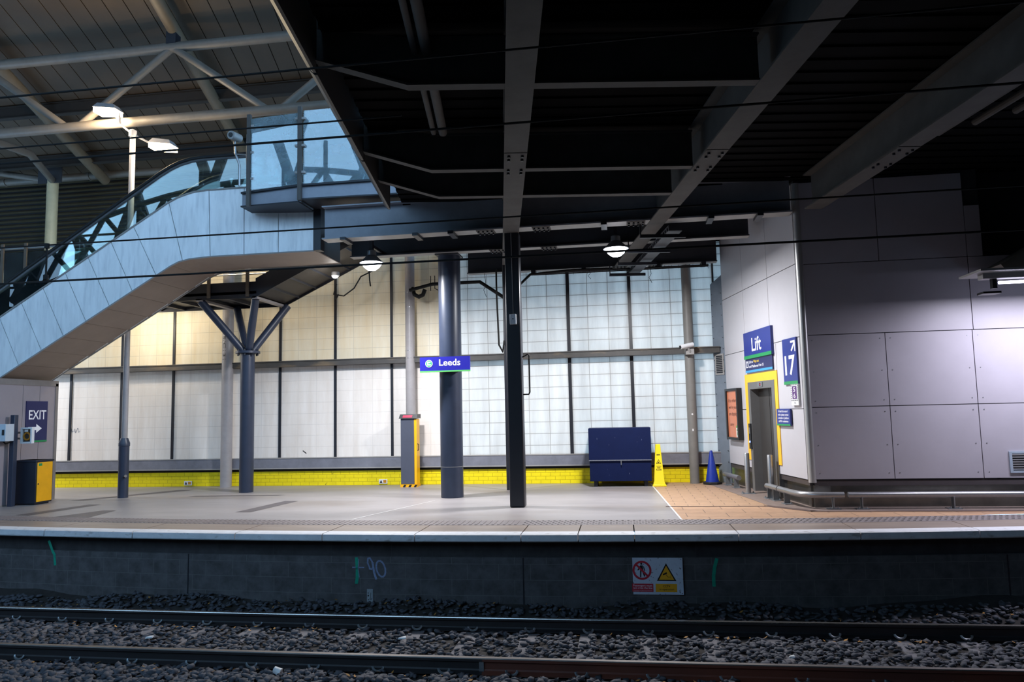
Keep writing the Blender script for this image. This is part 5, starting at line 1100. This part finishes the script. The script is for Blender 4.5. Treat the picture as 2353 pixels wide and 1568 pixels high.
# small marker plate
yM = edge_y(-3.6) + .17; PM = plane_front(yM); e = thing('marker_plate', 'small grey marker plate low on the platform wall below the spray paint', 'marker plate', (-3.6, yM, -.96))
mb = MB(PM); mb.box((-3.645, -.955, .003), (-3.56, -.78, .008)); part('plate', mb, mat('plate_grey', (150, 155, 160), .5, var=.2, scale=30), e)
mb = MB(PM); mb.box((-3.592, -.90, .0085), (-3.585, -.83, .009)); mb.ring((-3.588, -.915), .008, .014, .0085, .0005, 12); mb.box((-3.635, -.88, .0085), (-3.615, -.86, .009)); mb.box((-3.635, -.84, .0085), (-3.615, -.83, .009)); mb.box((-3.63, -.93, .0085), (-3.615, -.92, .009)); part('marks', mb, black_ink, e)

# ------------------------------------------------------------------ overhead wires and cables
for (y, z, x0, x1, r_, lab) in ((5.8, 4.64, -14, 9, .010, 'topmost overhead wire, crossing high over the deck beams'), (7.3, 4.80, -16, -2.2, .010, 'overhead wire in front of the truss, second from the top at left'), (7.2, 4.58, -16, 9, .013, 'overhead wire crossing in front of the landing glass'), (8.2, 3.88, -16, 9, .010, 'overhead wire crossing the upper escalator side'), (8.2, 3.415, -16, 9, .0125, 'lowest overhead wire crossing the escalator underside')):
    mb = MB(); mb.tube([(x0, y, z), (x1, y, z)], r_, 8); solo('overhead_wire', mb, cable_m, lab, 'wire', 'overhead line wires')
mb = MB(); mb.tube([(-7.1, 8.2, 3.415), (-7.1, 8.2, 3.65), (-7.1, 8.2, 3.88)], .012, 8); mb.tube([(-7.1, 8.2, 3.44), (-7.1, 8.2, 3.5)], .03, 8); mb.tube([(-7.1, 8.2, 3.84), (-7.1, 8.2, 3.9)], .03, 8); solo('wire_dropper', mb, cable_m, 'dark dropper joining two overhead wires at left', 'wire')
# cables strung below the girder over the translucent wall
mb = MB()
mb.tube([(-4.75, 16.3, 4.50), (-4.2, 16.3, 4.62), (-3.1, 16.3, 4.62), (-2.5, 16.3, 4.2), (-2.46, 15.9, 4.15)], .04, 8); mb.tube([(-2.4, 15.9, 4.2), (-1.95, 16.4, 4.75), (-1.0, 16.55, 4.83), (-.1, 16.55, 4.82)], .03, 8)
for i in range(26):
    x = -1.9 + i * .155; mb.tube([(x, 16.58, 4.84), (x + random.uniform(-.02, .02), 16.56, 4.84 - random.uniform(.03, .12))], .004, 5)
mb.tube([(-1.9, 16.56, 4.80), (2.0, 16.56, 4.80)], .018, 8); mb.tube([(-1.9, 16.6, 4.77), (2.0, 16.6, 4.78)], .012, 8)
solo('cable_bundle', mb, cable_m, 'untidy black cable bundle sagging along the top of the translucent wall', 'cable')
mb = MB(); 
for pts in ([(-6.55, 16.4, 4.75), (-6.6, 16.35, 4.5), (-6.35, 16.35, 4.45), (-6.1, 16.35, 4.62), (-5.95, 16.4, 4.9), (-5.6, 16.4, 5.05)], [(-5.75, 16.4, 5.05), (-5.72, 16.35, 4.8), (-5.7, 16.35, 4.65)], [(-6.5, 16.4, 4.5), (-6.55, 16.35, 4.38)]): mb.tube(pts, .016, 6)
solo('dangling_cable', mb, cable_m, 'looped black cable hanging from the edge of the stair flight', 'cable')
mb = MB(); mb.tube([(-4.8, 16.75, 4.62), (-4.72, 16.6, 4.45), (-4.6, 16.55, 4.38), (-4.5, 16.55, 4.42), (-4.45, 16.55, 4.55)], .05, 8); mb.tube([(-4.2, 16.5, 4.85), (-4.2, 16.5, 4.55), (-4.1, 16.5, 4.5)], .01, 6); mb.tube([(-4.3, 16.5, 4.85), (-4.3, 16.5, 4.5)], .01, 6); solo('cable_coil', mb, cable_m, 'coil of black cable beside the top of the grey column', 'cable')
for x, l, lab in ((-3.0, .55, 'thin cord dangling just right of the round column'), (.72, .4, 'curled cord dangling near the right end of the girder'), (-.62, .25, 'short bent cord dangling under the girder')):
    mb = MB(); mb.tube([(x, 16.4, 4.83), (x + .02, 16.4, 4.83 - l * .5), (x - .03, 16.4, 4.83 - l * .7), (x + .03, 16.4, 4.83 - l)], .006, 6); solo('hanging_string', mb, cable_m, lab, 'cord', 'dangling cords')
# cable tray along the second deck beam
e = thing('cable_tray', 'lattice cable tray hanging beside the slanting deck beam near the bell lamp', 'cable tray', tuple(TB((3.05, 14, 4.7))))
mb = MB(TB); mb.box((2.98, 12.5, 4.72), (3.22, 16.7, 4.735))
for i in range(28): mb.box((2.98, 12.5 + i * .15, 4.735), (3.0, 12.54 + i * .15, 4.80)); 
mb.box((2.98, 12.5, 4.80), (3.0, 16.7, 4.815)); part('tray', mb, dark_beam, e)
for t in (12.6, 13.8, 15.0, 16.2):
    mb = MB(TB); mb.box((2.5, t - .03, 4.62), (3.3, t + .03, 4.68)); mb.box((2.5, t - .01, 4.66), (2.52, t + .01, 4.88)); part('bracket', mb, black_steel, e)
